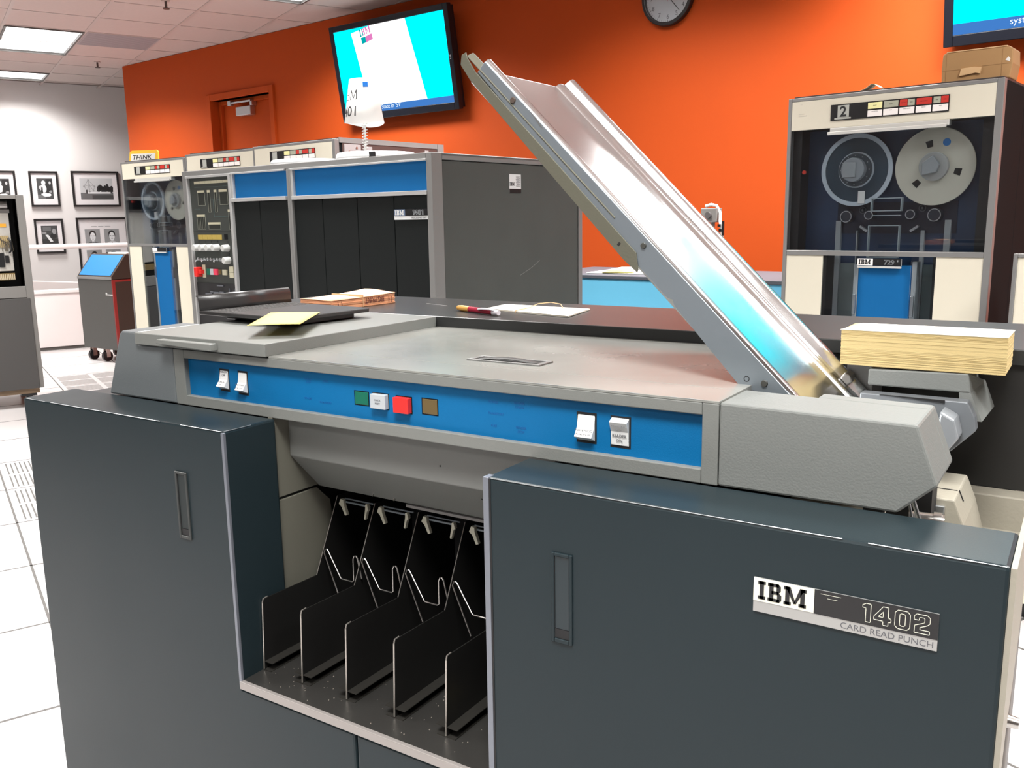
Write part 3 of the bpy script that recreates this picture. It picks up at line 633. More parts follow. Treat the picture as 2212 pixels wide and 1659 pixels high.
# the metal card chute, leaning up at forty-five degrees
BX, BZ = 1.232, 1.109
dx, dz = -.7138, .7003
def CH(along, y, w): return (BX+dx*along+dz*w, y, BZ+dz*along-dx*w)
Y0, Y1 = .205, .4395
sec = [(Y0, -.037), (Y0, -.003), (Y0+.0010, -.0008), (Y0+.0032, 0), (Y0+.0075, 0), (Y0+.0098, -.0010), (Y0+.0125, -.0040), (Y0+.0215, -.0145), (Y0+.0245, -.0165), (Y0+.028, -.0170), (Y0+.0295, -.0170), (.300, -.0170),
       (.3925, -.0170), (.394, -.0170), (.4, -.0165), (.4035, -.0125), (.4075, -.0110), (.4165, -.0112), (.4200, -.0105), (.4215, -.0085), (.4245, -.0025), (.4270, -.0004), (.4295, 0), (Y1-.0035, 0), (Y1-.001, -.0010), (Y1, -.003), (Y1, -.034)]
def end(al): return lambda y, w: CH(al, y, w)
ch = obj('card_chute', MB().sheet(sec, [end(-.075), end(-.0742), end(.20), end(.40), end(.5737), end(.5745)]), ALU, rp, smooth=True, solid=.0016); ch['label'] = 'long brushed metal card chute with raised rails'
# near side plate and strips
def chpoly(pts, y0, y1): return MB().prism([(CH(a, 0, w)[0], CH(a, 0, w)[2]) for a, w in pts], 'y', y0, y1)
obj('side_plate', chpoly([(-.02, -.0035), (.574, -.0035), (.574, -.020), (.24, -.0345), (.185, -.0345), (.178, -.031), (.172, -.0345), (.045, -.041), (.03, -.042), (-.02, -.03)], Y0-.0030, Y0-.0009), ALUS, ch, bevel=.0006)
obj('mounting_strip', chpoly([(.5745, -.0215), (.598, -.0165), (.604, -.013), (.607, -.020), (.60, -.030), (.575, -.0345), (.255, -.0425), (.232, -.0405), (.234, -.0365), (.25, -.0245)], Y0-.0050, Y0-.0032), OLIVE, ch, bevel=.0006)
obj('mounting_strip', MB().sheet([(Y0-.004, -.016), (Y0+.004, -.010), (Y0+.012, -.012), (Y0+.018, -.020)], [end(.30), end(.600)]), OLIVE, ch, solid=.0014)
for a, w, r_, m_ in ((.5075, -.0105, .0042, mat('rusty_screw', (.12, .09, .075), .5, .6)), (.2495, -.0125, .0040, mat('dark_screw', (.11, .11, .10), .4, .7)), (.0325, -.0165, .0042, mat('dark_screw', (.11, .11, .1), .4, .7))):
    p = CH(a, Y0-.003, w); obj('screw', MB().cyl(p, (p[0], p[1]-.0022, p[2]), r_, r_*.8, n=14), m_, ch)
p = CH(.050, Y0-.003, -.0285); obj('rivet', MB().ring(p, (0, -1, 0), .0026, .0034, .0004, n=20), DARK, ch)
obj('scuff', chpoly([(.475, -.0045), (.455, -.0075), (.45, -.0065), (.463, -.0040), (.482, -.0035)], Y0-.0033, Y0-.0029), mat('scuff_dark', (.10, .10, .10), .6), ch)
obj('hole_mark', chpoly([(.272, -.0355), (.275, -.0355), (.275, -.031), (.272, -.031)], Y0-.0053, Y0-.0049), VOID, ch)
ec = obj('end_clip', MB().prism([(CH(a, 0, w)[0], CH(a, 0, w)[2]) for a, w in ((-.022, -.010), (-.010, -.010), (-.008, .001), (-.016, .0025), (-.024, -.001))], 'y', .4150, Y1+.001), mat('clip_steel', (.30, .29, .27), .35, .8), ch, bevel=.002)
# ================================================================== loose things on the card machine
def deck(name, label, cat, L, D, Hh, loc, rz, edge, face, layers, jit, seed, tilt=0):
    """a squared-up pile of cards: layered sheets, slightly uneven at the sides"""
    random.seed(seed); t = thing(name, label, cat, loc, rz)
    mb = MB(); z = 0
    for i in range(layers):
        h = Hh/layers; a, b = random.uniform(-jit, jit), random.uniform(-jit, jit); c = random.uniform(-jit, jit)*.5
        mb.box(a, L+a+c, b, D+b+c, z, z+h); z += h
    obj('cards', mb, edge, t)
    random.seed(7); return t
yd = deck('card_deck', 'thick deck of manila punched cards resting on the rear hopper cover', 'card deck', .190, .083, .0448, (1.2345, .4003, 1.1168), R(-.3), CARDY, CARDT, 60, .00035, 3)
obj('top_card', MB().prism([(-.0015, -.0008), (.1895, -.0008), (.1908, .083), (.008, .0835), (.0, .006)], 'z', .0448, .0453), CARDT, yd)
obj('deck_base', MB().box(.035, .15, .002, .08, -.0010, 0), CARDY, yd)
od = deck('card_deck', 'deck of salmon orange punched cards with handwriting on its edge', 'card deck', .086, .187, .0195, (.160, .492, ZTOP+.0002), R(-1.5), CARDO, CARDO, 22, .0009, 5)
gx = [(0, 0), (.045, .0), (.086, 0)]
tv = []; n1, n2 = 6, 10
for i in range(n1+1):
    for j in range(n2+1):
        a, b = i/n1, j/n2; tv.append((-.001+.088*a, -.001+.189*b, .0197+.0075*(b**2)*(1-.55*a)+.0010*math.sin(a*5)))
obj('top_card', MB().add(tv, [(i*(n2+1)+j, (i+1)*(n2+1)+j, (i+1)*(n2+1)+j+1, i*(n2+1)+j+1) for i in range(n1) for j in range(n2)]), mat('salmon_card_face', (.88, .50, .30), .6), od, solid=.0006, smooth=True)
obj('rubber_band', MB().box(-.0012, .0875, .088, .090, .0198, .0245).box(.0868, .0876, .0885, .0895, 0, .0205), mat('rubber_tan', (.62, .40, .22), .6), od)
PEN = mat('marker_ink', (.10, .02, .02), .6)
text('handwriting', 'BIG PRINT', .0175, PEN, od, (.0880, .152, .018), (math.pi/2, math.pi, math.pi/2), extrude=.0001, xs=.72)
hmb = MB()
for y in (.016, .026, .165, .174): hmb.tube([(.0879, y, .003), (.0881, y+.002, .009), (.0879, y+.0005, .016)], .0006, 5)
obj('handwriting', hmb, PEN, od)

# card tray with raised back
tr = thing('card_tray', 'black metal card tray with raised back plate on the grey lid', 'tray', (.276, .347, ZTOP), R(-4))
TRM = mat('tray_black', (.028, .027, .027), .30, bump=.05, bscale=300)
obj('base_plate', MB().prism([(-.127, -.098), (.112, -.094), (.119, -.088), (.119, .088), (.112, .096), (-.127, .096)], 'z', .0105, .0175), TRM, tr, bevel=.0015)
obj('under_frame', MB().prism([(-.10, -.060), (.10, -.060), (.10, .07), (-.10, .07)], 'z', .0004, .0105), TRM, tr, bevel=.002)
bp_sec = [(-.1255, .0165), (-.1260, .024), (-.1270, .034), (-.1290, .0415), (-.1320, .0440), (-.1350, .0430)]
obj('back_plate', MB().add([(x, y, z) for y in (-.097, .112) for x, z in bp_sec], [(i, i+1, i+7, i+6) for i in range(5)]), TRM, tr, solid=.003, smooth=True)
dm = MB()
for i in range(6):
    for j in range(22): dm.box(-.112+i*.012, -.1045+i*.012, -.085+j*.0082, -.0825+j*.0082, .0176, .0182)
o = obj('ridges', dm, mat('ridge_glint', (.16, .155, .15), .3), tr); o['kind'] = 'stuff'
# yellow note lying across the tray
c4 = [at_z(u, v, 1.1552) for u, v in ((533, 702), (648, 699.5), (692, 673), (585, 673.5))]
nt_ = thing('paper_note', 'plain yellow paper note lying across the black tray', 'note', (c4[0][0], c4[0][1], 1.1536))
q = [(p[0]-c4[0][0], p[1]-c4[0][1]) for p in c4]
nv = []
for i in range(7):
    for j in range(7):
        a, b = i/6, j/6
        x = (q[0][0]*(1-a)+q[1][0]*a)*(1-b)+(q[3][0]*(1-a)+q[2][0]*a)*b; y = (q[0][1]*(1-a)+q[1][1]*a)*(1-b)+(q[3][1]*(1-a)+q[2][1]*a)*b
        nv.append((x, y, .0004+.0012*math.sin(a*2.4)*(1-b*.6)))
obj('sheet', MB().add(nv, [(i*7+j, (i+1)*7+j, (i+1)*7+j+1, i*7+j+1) for i in range(6) for j in range(6)]), NOTE, nt_, solid=.0003, smooth=True)

# pen
pa, pb = at_z(986, 664, ZTOP+.006), at_z(1077, 676, ZTOP+.006)
pd = Vector(pb-pa); pl = pd.length; pn = thing('ballpoint_pen', 'dark red and tan ballpoint pen lying on the dark top', 'pen', (pa[0], pa[1], ZTOP+.006), math.atan2(pd.y, pd.x))
obj('tip', MB().cyl((0, 0, 0), (.008, 0, 0), .0015, .004, n=14), CLEARP, pn, smooth=True)
obj('grip', MB().cyl((.007, 0, 0), (.022, 0, 0), .0046, .006, n=16).cyl((.022, 0, 0), (pl*.33, 0, 0), .006, .0056, n=16), mat('pen_grip_tan', (.55, .29, .06), .4), pn, smooth=True)
obj('barrel', MB().cyl((pl*.33, 0, 0), (pl*.88, 0, 0), .0056, .0052, n=16), mat('pen_burgundy', (.30, .005, .03), .2), pn, smooth=True)
obj('end_button', MB().cyl((pl*.88, 0, 0), (pl, 0, 0), .0056, .0045, n=14), mat('pen_frost', (.62, .58, .62), .2), pn, smooth=True)
obj('clip', MB().tube([(pl*.93, -.004, .004), (pl*.90, -.0085, .006), (pl*.70, -.0085, .005), (pl*.60, -.006, .003)], .0022, 8), mat('pen_frost', (.62, .58, .62), .2), pn, smooth=True)
# bundle of cards with a rubber band
c4 = [at_z(u, v, ZTOP+.002) for u, v in ((1053, 667), (1226, 684), (1274, 668), (1092, 658))]
cb = thing('card_bundle', 'thin bundle of cream cards held by a rubber band beside the pen', 'cards', (c4[0][0], c4[0][1], ZTOP+.0002))
ql = [(p[0]-c4[0][0], p[1]-c4[0][1]) for p in c4]
mb = MB()
random.seed(9)
for i in range(6):
    j = [(x+random.uniform(-.0015, .0015), y+random.uniform(-.0015, .0015)) for x, y in ql]; mb.prism(j, 'z', i*.0005, i*.0005+.0005)
random.seed(7)
obj('cards', mb, CARDT, cb)
m0 = [(ql[0][0]*.62+ql[1][0]*.38, ql[0][1]*.62+ql[1][1]*.38), (ql[3][0]*.55+ql[2][0]*.45, ql[3][1]*.55+ql[2][1]*.45)]
e = Vector((m0[1][0]-m0[0][0], m0[1][1]-m0[0][1], 0))
obj('rubber_band', MB().tube([(m0[0][0]-.001, m0[0][1]-.002, 0), (m0[0][0], m0[0][1]-.001, .0042), (m0[0][0]+e.x*.5, m0[0][1]+e.y*.5, .0045), (m0[0][0]+e.x*.85, m0[0][1]+e.y*.85, .009), (m0[0][0]+e.x*1.02+.02, m0[0][1]+e.y, .011), (m0[0][0]+e.x+.045, m0[0][1]+e.y*.95, .009), (m0[0][0]+e.x+.055, m0[0][1]+e.y*.85, .004)], .0009, 6), mat('rubber_tan', (.62, .4, .22), .6), cb, smooth=True)

# ================================================================== tape drives
def tape_drive(name, label, loc, rz, number=None, low_detail=False, group=None):
    t = thing(name, label, 'tape drive', loc, rz, group); Wd, Dp, Ht = .711, .78, 1.72
    obj('cabinet_body', MB().box(.004, Wd-.004, .30, Dp, .06, Ht).box(.004, .012, .02, .30, .06, Ht).box(Wd-.012, Wd-.004, .02, .30, .06, Ht).box(.012, Wd-.012, .02, .30, Ht-.01, Ht), MATTB, t, bevel=.003)
    obj('front_frame', MB().box(0, .014, 0, .03, .1, Ht).box(Wd-.022, Wd, 0, .03, .1, Ht).box(.014, Wd-.022, 0, .03, Ht-.012, Ht).box(.014, Wd-.022, 0, .03, 1.158, 1.176).box(.014, Wd-.022, 0, .03, .1, .12), FRAMEM, t, bevel=.002)
    hp_ = obj('header_panel', MB().box(.0145, Wd-.0225, .002, .025, 1.607, Ht-.0125), CREAM, t)
    dp = obj('indicator_panel', MB().box(.159, .551, -.001, .004, 1.631, 1.685), BLACK, t)
    def pl(x0, x1, z0, z1, m_, nm='indicator_lamp'): return obj(nm, MB().box(x0, x1, -.0028, 0, z0, z1), m_, dp, bevel=.0008, seg=1)
    IY = mat('indicator_yellow', (.80, .77, .38), .4); IG = mat('indicator_grey', (.36, .37, .29), .4); IR = mat('indicator_red', (.50, .03, .02), .4); IW = mat('indicator_white', (.82, .78, .76), .45)
    pl(.289, .337, 1.660, 1.681, IY); pl(.342, .390, 1.660, 1.681, IG); pl(.395, .4195, 1.660, 1.681, IR); pl(.4205, .443, 1.660, 1.681, IG)
    pl(.4485, .4965, 1.660, 1.681, IR); pl(.502, .5245, 1.660, 1.681, IG); pl(.5255, .5485, 1.660, 1.681, IR)
    for i in range(5):
        lb = pl(.2885+i*.0530, .3375+i*.0527, 1.6345, 1.6555, IW, 'label_plate')
    if not low_detail:
        for i, (x, s) in enumerate(((.313, 'SELECT'), (.366, 'READY'), (.407, 'DENSITY'), (.432, 'HIGH'), (.4725, 'FILE PROTECT'), (.513, 'TAPE'), (.537, 'FUSE'))):
            text('lamp_lettering', s, .0045, INK, dp, (x, -.0030, 1.669), align='CENTER', extrude=.00005, xs=.8)
        for i, s in enumerate(('LOAD REWIND', 'START', 'CHANGE DENSITY', 'UNLOAD', 'RESET')):
            text('label_lettering', s, .0042, INKG, dp, (.313+i*.0530, -.0030, 1.6495), align='CENTER', extrude=.00005, xs=.75)
    obj('unit_number_plate', MB().box(.184, .224, -.0024, 0, 1.640, 1.681).box(.175, .232, -.006, 0, 1.634, 1.639), mat('number_plate', (.38, .39, .36), .4), dp)
    if number: text('unit_number', number, .048, INK, dp, (.204, -.0027, 1.6435), align='CENTER', offset=.0012, extrude=.0001)
    obj('light_bar', MB().box(.158, .555, .0, .03, 1.588, 1.6065).box(.152, .548, -.008, .0, 1.582, 1.593), mat('light_bar_metal', (.60, .60, .57), .4, .3), t, bevel=.002)
    obj('tape_chamber', MB().box(.013, Wd-.013, .10, .105, .10, 1.607), mat('chamber_blue', (.010, .035, .090), .5), t)
    if True:
        obj('chamber_side', MB().box(.013, .045, .03, .10, 1.176, 1.607).box(Wd-.06, Wd-.013, .03, .10, 1.176, 1.607), VOID, t)
        obj('head_plate', MB().box(.165, .575, .096, .10, 1.235, 1.345), mat('head_plate_navy', (.006, .010, .028), .45), t)
        # reels
        lx, rx, zc = .236, .500, 1.460
        r1 = obj('supply_reel', MB().ring((lx, .070, zc), (0, -1, 0), .112, .127, .006, 56).ring((lx, .070, zc), (0, -1, 0), .058, .063, .008, 40), mat('clear_reel_rim', (.52, .58, .64), .35), t); r1['label'] = 'clear plastic reel'
        obj('reel_web', MB().ring((lx, .0695, zc), (0, -1, 0), .062, .1125, .002, 56), mat('reel_smoke', (.035, .060, .085), .3), r1)
        obj('reel_hub', MB().cyl((lx, .071, zc), (lx, .050, zc), .058, n=36), mat('hub_dark', (.05, .065, .08), .4), r1, bevel=.002)
        obj('hub_knob', MB().cyl((lx, .052, zc), (lx, .026, zc), .042, n=32), mat('knob_grey', (.30, .32, .34), .4), r1, bevel=.003)
        obj('knob_latch', MB().box(lx-.034, lx+.012, .022, .0265, zc-.026, zc+.026), mat('latch_grey', (.34, .36, .37), .4), r1, bevel=.001)
        obj('reel_label', MB().box(lx+.012, lx+.036, .061, .063, zc-.118, zc-.074), PAPER, r1)
        dots = MB()
        for k in range(12): a = 2*math.pi*k/12; dots.cyl((lx+.0505*math.cos(a), .0502, zc+.0505*math.sin(a)), (lx+.0505*math.cos(a), .0492, zc+.0505*math.sin(a)), .002, n=6)
        obj('hub_dots', dots, PALE, r1)
        r2 = obj('tape_reel', MB().cyl((rx, .072, zc), (rx, .066, zc), .130, n=64), CREAM, t, bevel=.002); r2['label'] = 'full cream tape reel'
        for a in (105, 225, -15):
            c_, s_ = math.cos(R(a)), math.sin(R(a)); cx, cz = rx+.077*c_, zc+.077*s_
            obj('reel_window', MB().prism([(cx+c_*u-s_*v, cz+s_*u+c_*v) for u, v in ((-.011, -.009), (.011, -.012), (.011, .012), (-.011, .009))], 'y', .0648, .0662), BLACK, r2)
        obj('reel_sticker', MB().cyl((rx+.034, .0661, zc+.078), (rx+.034, .0652, zc+.078), .0125, n=24), mat('sticker_blue', (.02, .20, .55), .4), r2)
        obj('reel_hub', MB().cyl((rx, .067, zc), (rx, .050, zc), .048, n=36), mat('hub_pale', (.42, .42, .40), .4), r2, bevel=.003)
        obj('knob_latch', MB().prism([(rx-.032, zc-.028), (rx+.016, zc-.02), (rx+.024, zc+.004), (rx+.002, zc+.036), (rx-.032, zc+.012)], 'y', .032, .0505), mat('latch_grey', (.34, .36, .37), .4), r2, bevel=.003)
        # rollers, head covers and column strips
        for x, z, r_ in ((.209, 1.296, .021), (.290, 1.300, .0155), (.432, 1.301, .0165), (.511, 1.298, .022)):
            k = obj('guide_roller', MB().cyl((x, .096, z), (x, .060, z), r_, n=28), mat('roller_dark', (.02, .025, .04), .35), t)
            obj('roller_rim', MB().ring((x, .0605, z), (0, -1, 0), r_-.003, r_, .002, 28), ALUM, k)
        for x, z in ((.258, 1.318), (.463, 1.322)): obj('guide_roller', MB().ring((x, .096, z), (0, -1, 0), .010, .0125, .008, 20).cyl((x, .096, z), (x, .086, z), .004, n=10), mat('roller_grey', (.12, .13, .15), .4), t)
        EDG = mat('clear_edge', (.40, .46, .48), .4)
        def outline(nm, x0, x1, z0, z1, y, w=.003):
            return obj(nm, MB().box(x0, x0+w, y, y+.02, z0, z1).box(x1-w, x1, y, y+.02, z0, z1).box(x0+w, x1-w, y, y+.02, z0, z0+w).box(x0+w, x1-w, y, y+.02, z1-w, z1), EDG, t)
        outline('head_cover', .297, .403, 1.313, 1.360, .055); outline('column_cover', .292, .400, 1.150, 1.264, .055, .0025)
        obj('tape_path_bar', MB().box(.300, .398, .06, .075, 1.297, 1.3), EDG, t)
        for sx, a in ((.270, -35), (.445, 35)):
            obj('swing_arm', MB().prism([(sx+math.cos(R(a))*u-math.sin(R(a))*v, 1.252+math.sin(R(a))*u+math.cos(R(a))*v) for u, v in ((-.016, -.004), (.016, -.004), (.016, .004), (-.016, .004))], 'y', .07, .09), ALUM, t)
        for x0, x1, z1 in ((.164, .183, 1.281), (.2405, .2445, 1.246), (.4635, .4760, 1.246), (.5400, .5600, 1.281)):
            obj('column_strip', MB().box(x0, x1, .085, .0995, .12, z1), mat('strip_grey', (.33, .35, .36), .45), t)
        obj('reset_lamp', MB().cyl((.060, .030, 1.458), (.060, .022, 1.458), .007, n=14), mat('red_lamp', (.75, .05, .03), .4), t)
        # lower bay
        for x0, x1 in ((.0145, .1535), (.5435, Wd-.0225)): obj('lower_panel', MB().box(x0, x1, .004, .03, .121, 1.1575), CREAM, t)
        obj('bay_side', MB().box(.1535, .165, .012, .10, .121, 1.157).box(.532, .5435, .012, .10, .121, 1.157), VOID, t)
        obj('column_back', MB().box(.184, .240, .090, .099, .121, 1.127).box(.478, .538, .090, .099, .121, 1.127), mat('column_grey_green', (.13, .16, .16), .4), t)
        obj('bay_door', MB().box(.2790, .4620, .020, .05, .121, 1.127), BLUE2, t, bevel=.002)
        obj('bay_door_edge', MB().box(.2625, .2785, .022, .06, .121, 1.127).box(.4625, .4780, .022, .06, .121, 1.140), mat('strip_grey', (.33, .35, .36), .45), t)
        for xl in (.264, .464): obj('door_latch', MB().box(xl, xl+.012, .012, .022, .95, 1.022), ALUM, t, bevel=.002)
        lg = obj('nameplate', MB().box(.280, .430, .005, .012, 1.1255, 1.1495).box(.280, .430, .003, .012, 1.1165, 1.1235), mat('plate_silver', (.50, .50, .48), .4), t)
        obj('logo_field', MB().box(.280, .334, .0035, .0052, 1.1255, 1.1495), IW, lg); obj('name_field', MB().box(.334, .430, .0035, .0052, 1.1255, 1.1495), BLACK, lg)
        if not low_detail:
            ibm_front('lettering', .0165, .2845, .0035, 1.1295, INK, lg, .22, .17)
            text('lettering', '729', .0225, PALE, lg, (.372, .0033, 1.1295), xs=1.05, offset=.0004, extrude=.0001)
            text('lettering', '729', .0225, BLACK, lg, (.372, .0030, 1.1295), xs=1.05, offset=-.0004, extrude=.0001)
            text('lettering', 'II', .010, PALE, lg, (.416, .0033, 1.139), extrude=.0001)
        obj('glass_door', MB().box(.0145, Wd-.0225, .004, .009, 1.1765, 1.6065), CLEAR, t)
        obj('glass_panel', MB().box(.1537, .2795, .006, .009, .121, 1.157).box(.4625, .5433, .006, .009, .121, 1.157), CLEAR, t)
    obj('plinth', MB().box(.03, Wd-.03, .05, Dp-.05, 0, .061), BLACK, t)
    obj('top_cover', MB().box(.01, Wd-.01, .03, Dp-.005, Ht-.001, Ht+.008), mat('top_cover_brown', (.055, .045, .042), .5), t)
    return t
tR = tape_drive('tape_drive', 'tape drive numbered 2 with a full cream reel and a cardboard box on top', (.513, 2.611, 0), R(-8), '2')
obj('scuff', MB().box(.045, .052, .0012, .002, 1.695, 1.697).box(.04, .06, .0012, .002, 1.662, 1.664).box(.04, .07, .0012, .002, 1.655, 1.6585), mat('scuff_grey', (.55, .52, .45), .6), tR)
tA = tape_drive('tape_drive', 'tape drive with the THINK sign on top beside the low console', (-4.12, 3.02, 0), R(-2), None, True)
tB = copy_tree(tA); tB.location = (-3.235, 2.865, 0); tB.rotation_euler[2] = R(-5); tB['label'] = 'tape drive between its two neighbours, only its cream header showing over the processor'
tC = copy_tree(tA); tC.location = (-2.500, 2.750, 0); tC.rotation_euler[2] = R(-7); tC['label'] = 'tape drive with an open brown side rail behind the white canisters'
# the last one of the row shows its open side
SB = mat('open_side_brown', (.085, .05, .045), .45)
obj('side_rail', MB().box(.705, .714, .03, .78, 1.702, 1.728).box(.70, .716, .74, .79, 1.64, 1.728), mat('rail_grey', (.24, .225, .22), .5), tC)
obj('open_side', MB().box(.7075, .7115, .05, .74, 1.30, 1.702), SB, tC)
obj('hinge_plate', MB().box(.7115, .716, .06, .17, 1.645, 1.697).box(.7115, .7145, .21, .25, 1.655, 1.69).box(.7115, .7145, .64, .67, 1.655, 1.69), mat('hinge_grey', (.40, .36, .36), .5), tC, bevel=.003)
obj('bolt', MB().cyl((.716, .09, 1.66), (.719, .09, 1.66), .006, n=10).cyl((.716, .14, 1.68), (.719, .14, 1.68), .006, n=10).cyl((.716, .15, 1.66), (.719, .15, 1.66), .006, n=10), STEEL, tC)

# THINK sign on the tape drive
ts = thing('think_sign', 'yellow edged THINK sign standing on the tape drive top', 'sign', (-4.020, 3.13, 1.7285), R(14))
ST = mat('sign_yellow', (.85, .48, .03), .5)
pr = [(-.118, 0), (.105, 0), (.125, .012), (.128, .062), (.115, .074), (-.088, .074), (-.108, .062)]
obj('sign_board', MB().prism(pr, 'y', 0, .012), ST, ts)
obj('sign_face', MB().prism([(-.105, .004), (.098, .004), (.108, .052), (-.094, .052)], 'y', -.0012, .001), PAPER, ts)
text('lettering', 'THINK', .042, INK, ts, (-.091, -.0016, .013), offset=.0006, extrude=.0001, xs=1.28, shear=.25)
obj('foot', MB().box(-.09, .09, .012, .05, 0, .006), ST, ts)
# ================================================================== processing unit
PU = np.array([-1.789, 1.724, 0.0]); PA = R(-6)
pu = thing('processing_unit', 'wide grey processing unit with blue header panels and a switch console', 'computer', PU, PA)
PW, PD, PH = 1.466, .862, 1.524
FRM = mat('grey_frame_metal', (.21, .21, .205), .45, .3)
TRIM = mat('pale_trim_metal', (.50, .505, .50), .4, .5)
obj('cabinet_body', MB().box(.01, PW-.012, .05, PD-.012, .08, PH-.006), CHAR, pu)
obj('plinth', MB().box(.05, PW-.05, .06, PD-.05, 0, .081), BLACK, pu)
obj('front_post', MB().box(0, .026, 0, .05, .08, PH), FRM, pu, bevel=.002)
obj('front_post', MB().box(.708, .722, 0, .05, .08, PH-.02).box(.7245, .736, -.002, .05, .08, PH-.02), FRM, pu, bevel=.002)
obj('front_post', MB().box(PW-.026, PW, 0, .05, .08, PH), FRM, pu, bevel=.002)
obj('top_rail', MB().box(.026, PW-.026, 0, .05, PH-.020, PH).box(.0, PW, .05, PD, PH-.010, PH), FRM, pu, bevel=.002)
obj('rear_post', MB().box(PW-.026, PW, PD-.026, PD, .08, PH), FRM, pu, bevel=.002)
obj('side_rail', MB().box(PW-.02, PW, .05, PD-.026, PH-.022, PH-.001).box(PW-.02, PW, .05, PD-.026, .08, .1), FRM, pu, bevel=.002)
sp = obj('side_panel', MB().box(PW-.012, PW-.004, .053, PD-.029, .10, PH-.024), GUNM, pu, bevel=.002)
obj('scratch', MB().tube([(PW-.0038, .46, 1.10), (PW-.0038, .53, 1.125), (PW-.0038, .58, 1.15)], .0007, 4), mat('scratch_pale', (.2, .2, .19), .6), sp)
# small information plate on the side
ip = obj('info_plate', MB().box(PW-.004, PW-.0028, .403, .470, 1.399, 1.465), mat('plate_white', (.62, .63, .63), .5), pu)
obj('plate_band', MB().box(PW-.0029, PW-.0022, .403, .470, 1.399, 1.4135), BLACK, ip)
P_, w_ = slab_ibm(.0125, .24, .18); mb = MB()
for p in P_: mb.prism([(.405+a*.82, 1.424+b) for a, b in p], 'x', PW-.0029, PW-.0024)
obj('lettering', mb, INK, ip)
lm = MB()
for i in range(11): lm.box(PW-.0029, PW-.0024, .440+(i % 3)*.002, .466-(i % 2)*.004, 1.458-i*.0037, 1.4595-i*.0037)
obj('fine_print', lm, INKG, ip)
# headers
obj('header_panel', MB().box(.3655, .7045, .010, .03, 1.4045, 1.4985), BLUE2, pu)
obj('header_panel', MB().box(.7475, PW-.0265, .010, .03, 1.4035, 1.4985), BLUE2, pu)
obj('header_trim', MB().box(.350, .700, -.004, .012, 1.391, 1.4045).box(.352, .3655, -.002, .012, 1.4045, 1.4985).box(.352, .700, -.004, .012, 1.4985, 1.5045), TRIM, pu, bevel=.001)
obj('header_trim', MB().box(.7365, 1.442, -.004, .012, 1.390, 1.4035).box(.7365, .7475, -.002, .012, 1.4035, 1.4985).box(.7365, 1.442, -.004, .012, 1.4985, 1.5045), TRIM, pu, bevel=.001)
for a, b in ((.3520, .5200), (.5225, .7075), (.7370, .8995), (.9020, 1.0885), (1.0910, 1.2745), (1.2770, PW-.0265)):
    obj('gate_panel', MB().box(a, b, .008, .04, .12, 1.3900), CHAR, pu, bevel=.0012, seg=1)
lp = obj('nameplate', MB().box(1.281, 1.4385, .003, .0085, 1.3095, 1.3440), mat('plate_light', (.62, .64, .64), .5), pu)
obj('name_field', MB().box(1.334, 1.4385, .0018, .0032, 1.3225, 1.3440), BLACK, lp)
obj('logo_field', MB().box(1.281, 1.334, .0018, .0032, 1.3225, 1.3440), mat('logo_slate', (.10, .14, .22), .5), lp)
ibm_front('lettering', .0165, 1.2855, .0018, 1.3250, WHITE, lp, .22, .17)
outline_digits('lettering', '1401', .0155, 1.3690, .0018, 1.3256, PALE, lp, .0010, 1.15)
text('lettering', 'PROCESSING UNIT', .0085, INKG, lp, (1.362, .0024, 1.3130), extrude=.0001)
# operator console
CON = mat('console_face', (.030, .035, .031), .45, bump=.03)
cn = obj('operator_console', MB().box(.0262, .3345, .012, .04, .60, 1.499), CON, pu); cn['label'] = 'operator console of lamps, knobs and switches'
obj('console_trim', MB().box(.3350, .3500, -.004, .04, .12, 1.5035).box(.026, .335, -.003, .02, 1.494, 1.5035).box(.0262, .036, .0, .03, .6, 1.494), TRIM, pu, bevel=.001)
CI = mat('console_ivory', (.42, .40, .29), .5); CW = mat('console_line', (.20, .21, .17), .5)
yc = .012
def cb_(x0, x1, z0, z1, m_, nm, d=.0012, y=None): return obj(nm, MB().box(x0, x1, yc-d, yc+.001, z0, z1), m_, cn)
for i in range(6): cb_(.070+i*.0419, .1105+i*.0419, 1.4695, 1.4805, CI, 'label_strip')
def reg(x0, x1, z0, z1, lab_h=.009, lines=0, vert=False):
    mb = MB(); w = .0016
    mb.box(x0, x0+w, yc-.001, yc, z0, z1).box(x1-w, x1, yc-.001, yc, z0, z1).box(x0, x1, yc-.001, yc, z0, z0+w)
    for i in range(lines): x = x0+(x1-x0)*(i+1)/(lines+1); mb.box(x-.0006, x+.0006, yc-.001, yc, z0, z1-lab_h)
    obj('register_outline', mb, CW, cn)
    obj('register_window', MB().box(x0+w, x1-w, yc-.0006, yc, z0+w, z1-lab_h), mat('lamp_window', (.022, .024, .020), .3), cn)
    obj('register_label', MB().box(x0-.002, x1-.004 if x1-x0 > .03 else x1, yc-.0014, yc, z1-lab_h, z1), CI, cn)
reg(.090, .142, 1.381, 1.443); reg(.163, .181, 1.352, 1.443, .010); reg(.212, .229, 1.352, 1.443, .010); reg(.248, .306, 1.381, 1.443, .010)
reg(.073, .134, 1.282, 1.344, .009, 4); reg(.155, .243, 1.282, 1.311, .009); reg(.302, .322, 1.281, 1.362, .010)
ln = MB()
for a, b, c_, d in ((.07, .32, 1.4555, 1.4565), (.181, .212, 1.402, 1.403), (.229, .248, 1.402, 1.403), (.20, .201, 1.335, 1.402), (.20, .302, 1.334, 1.335), (.06, .10, 1.366, 1.367)): ln.box(a, b, yc-.0008, yc, c_, d)
obj('flow_lines', ln, mat('flow_teal', (.07, .12, .12), .5), cn)
obj('console_seam', MB().box(.030, .334, yc-.0004, yc+.001, 1.2715, 1.2730), VOID, cn)
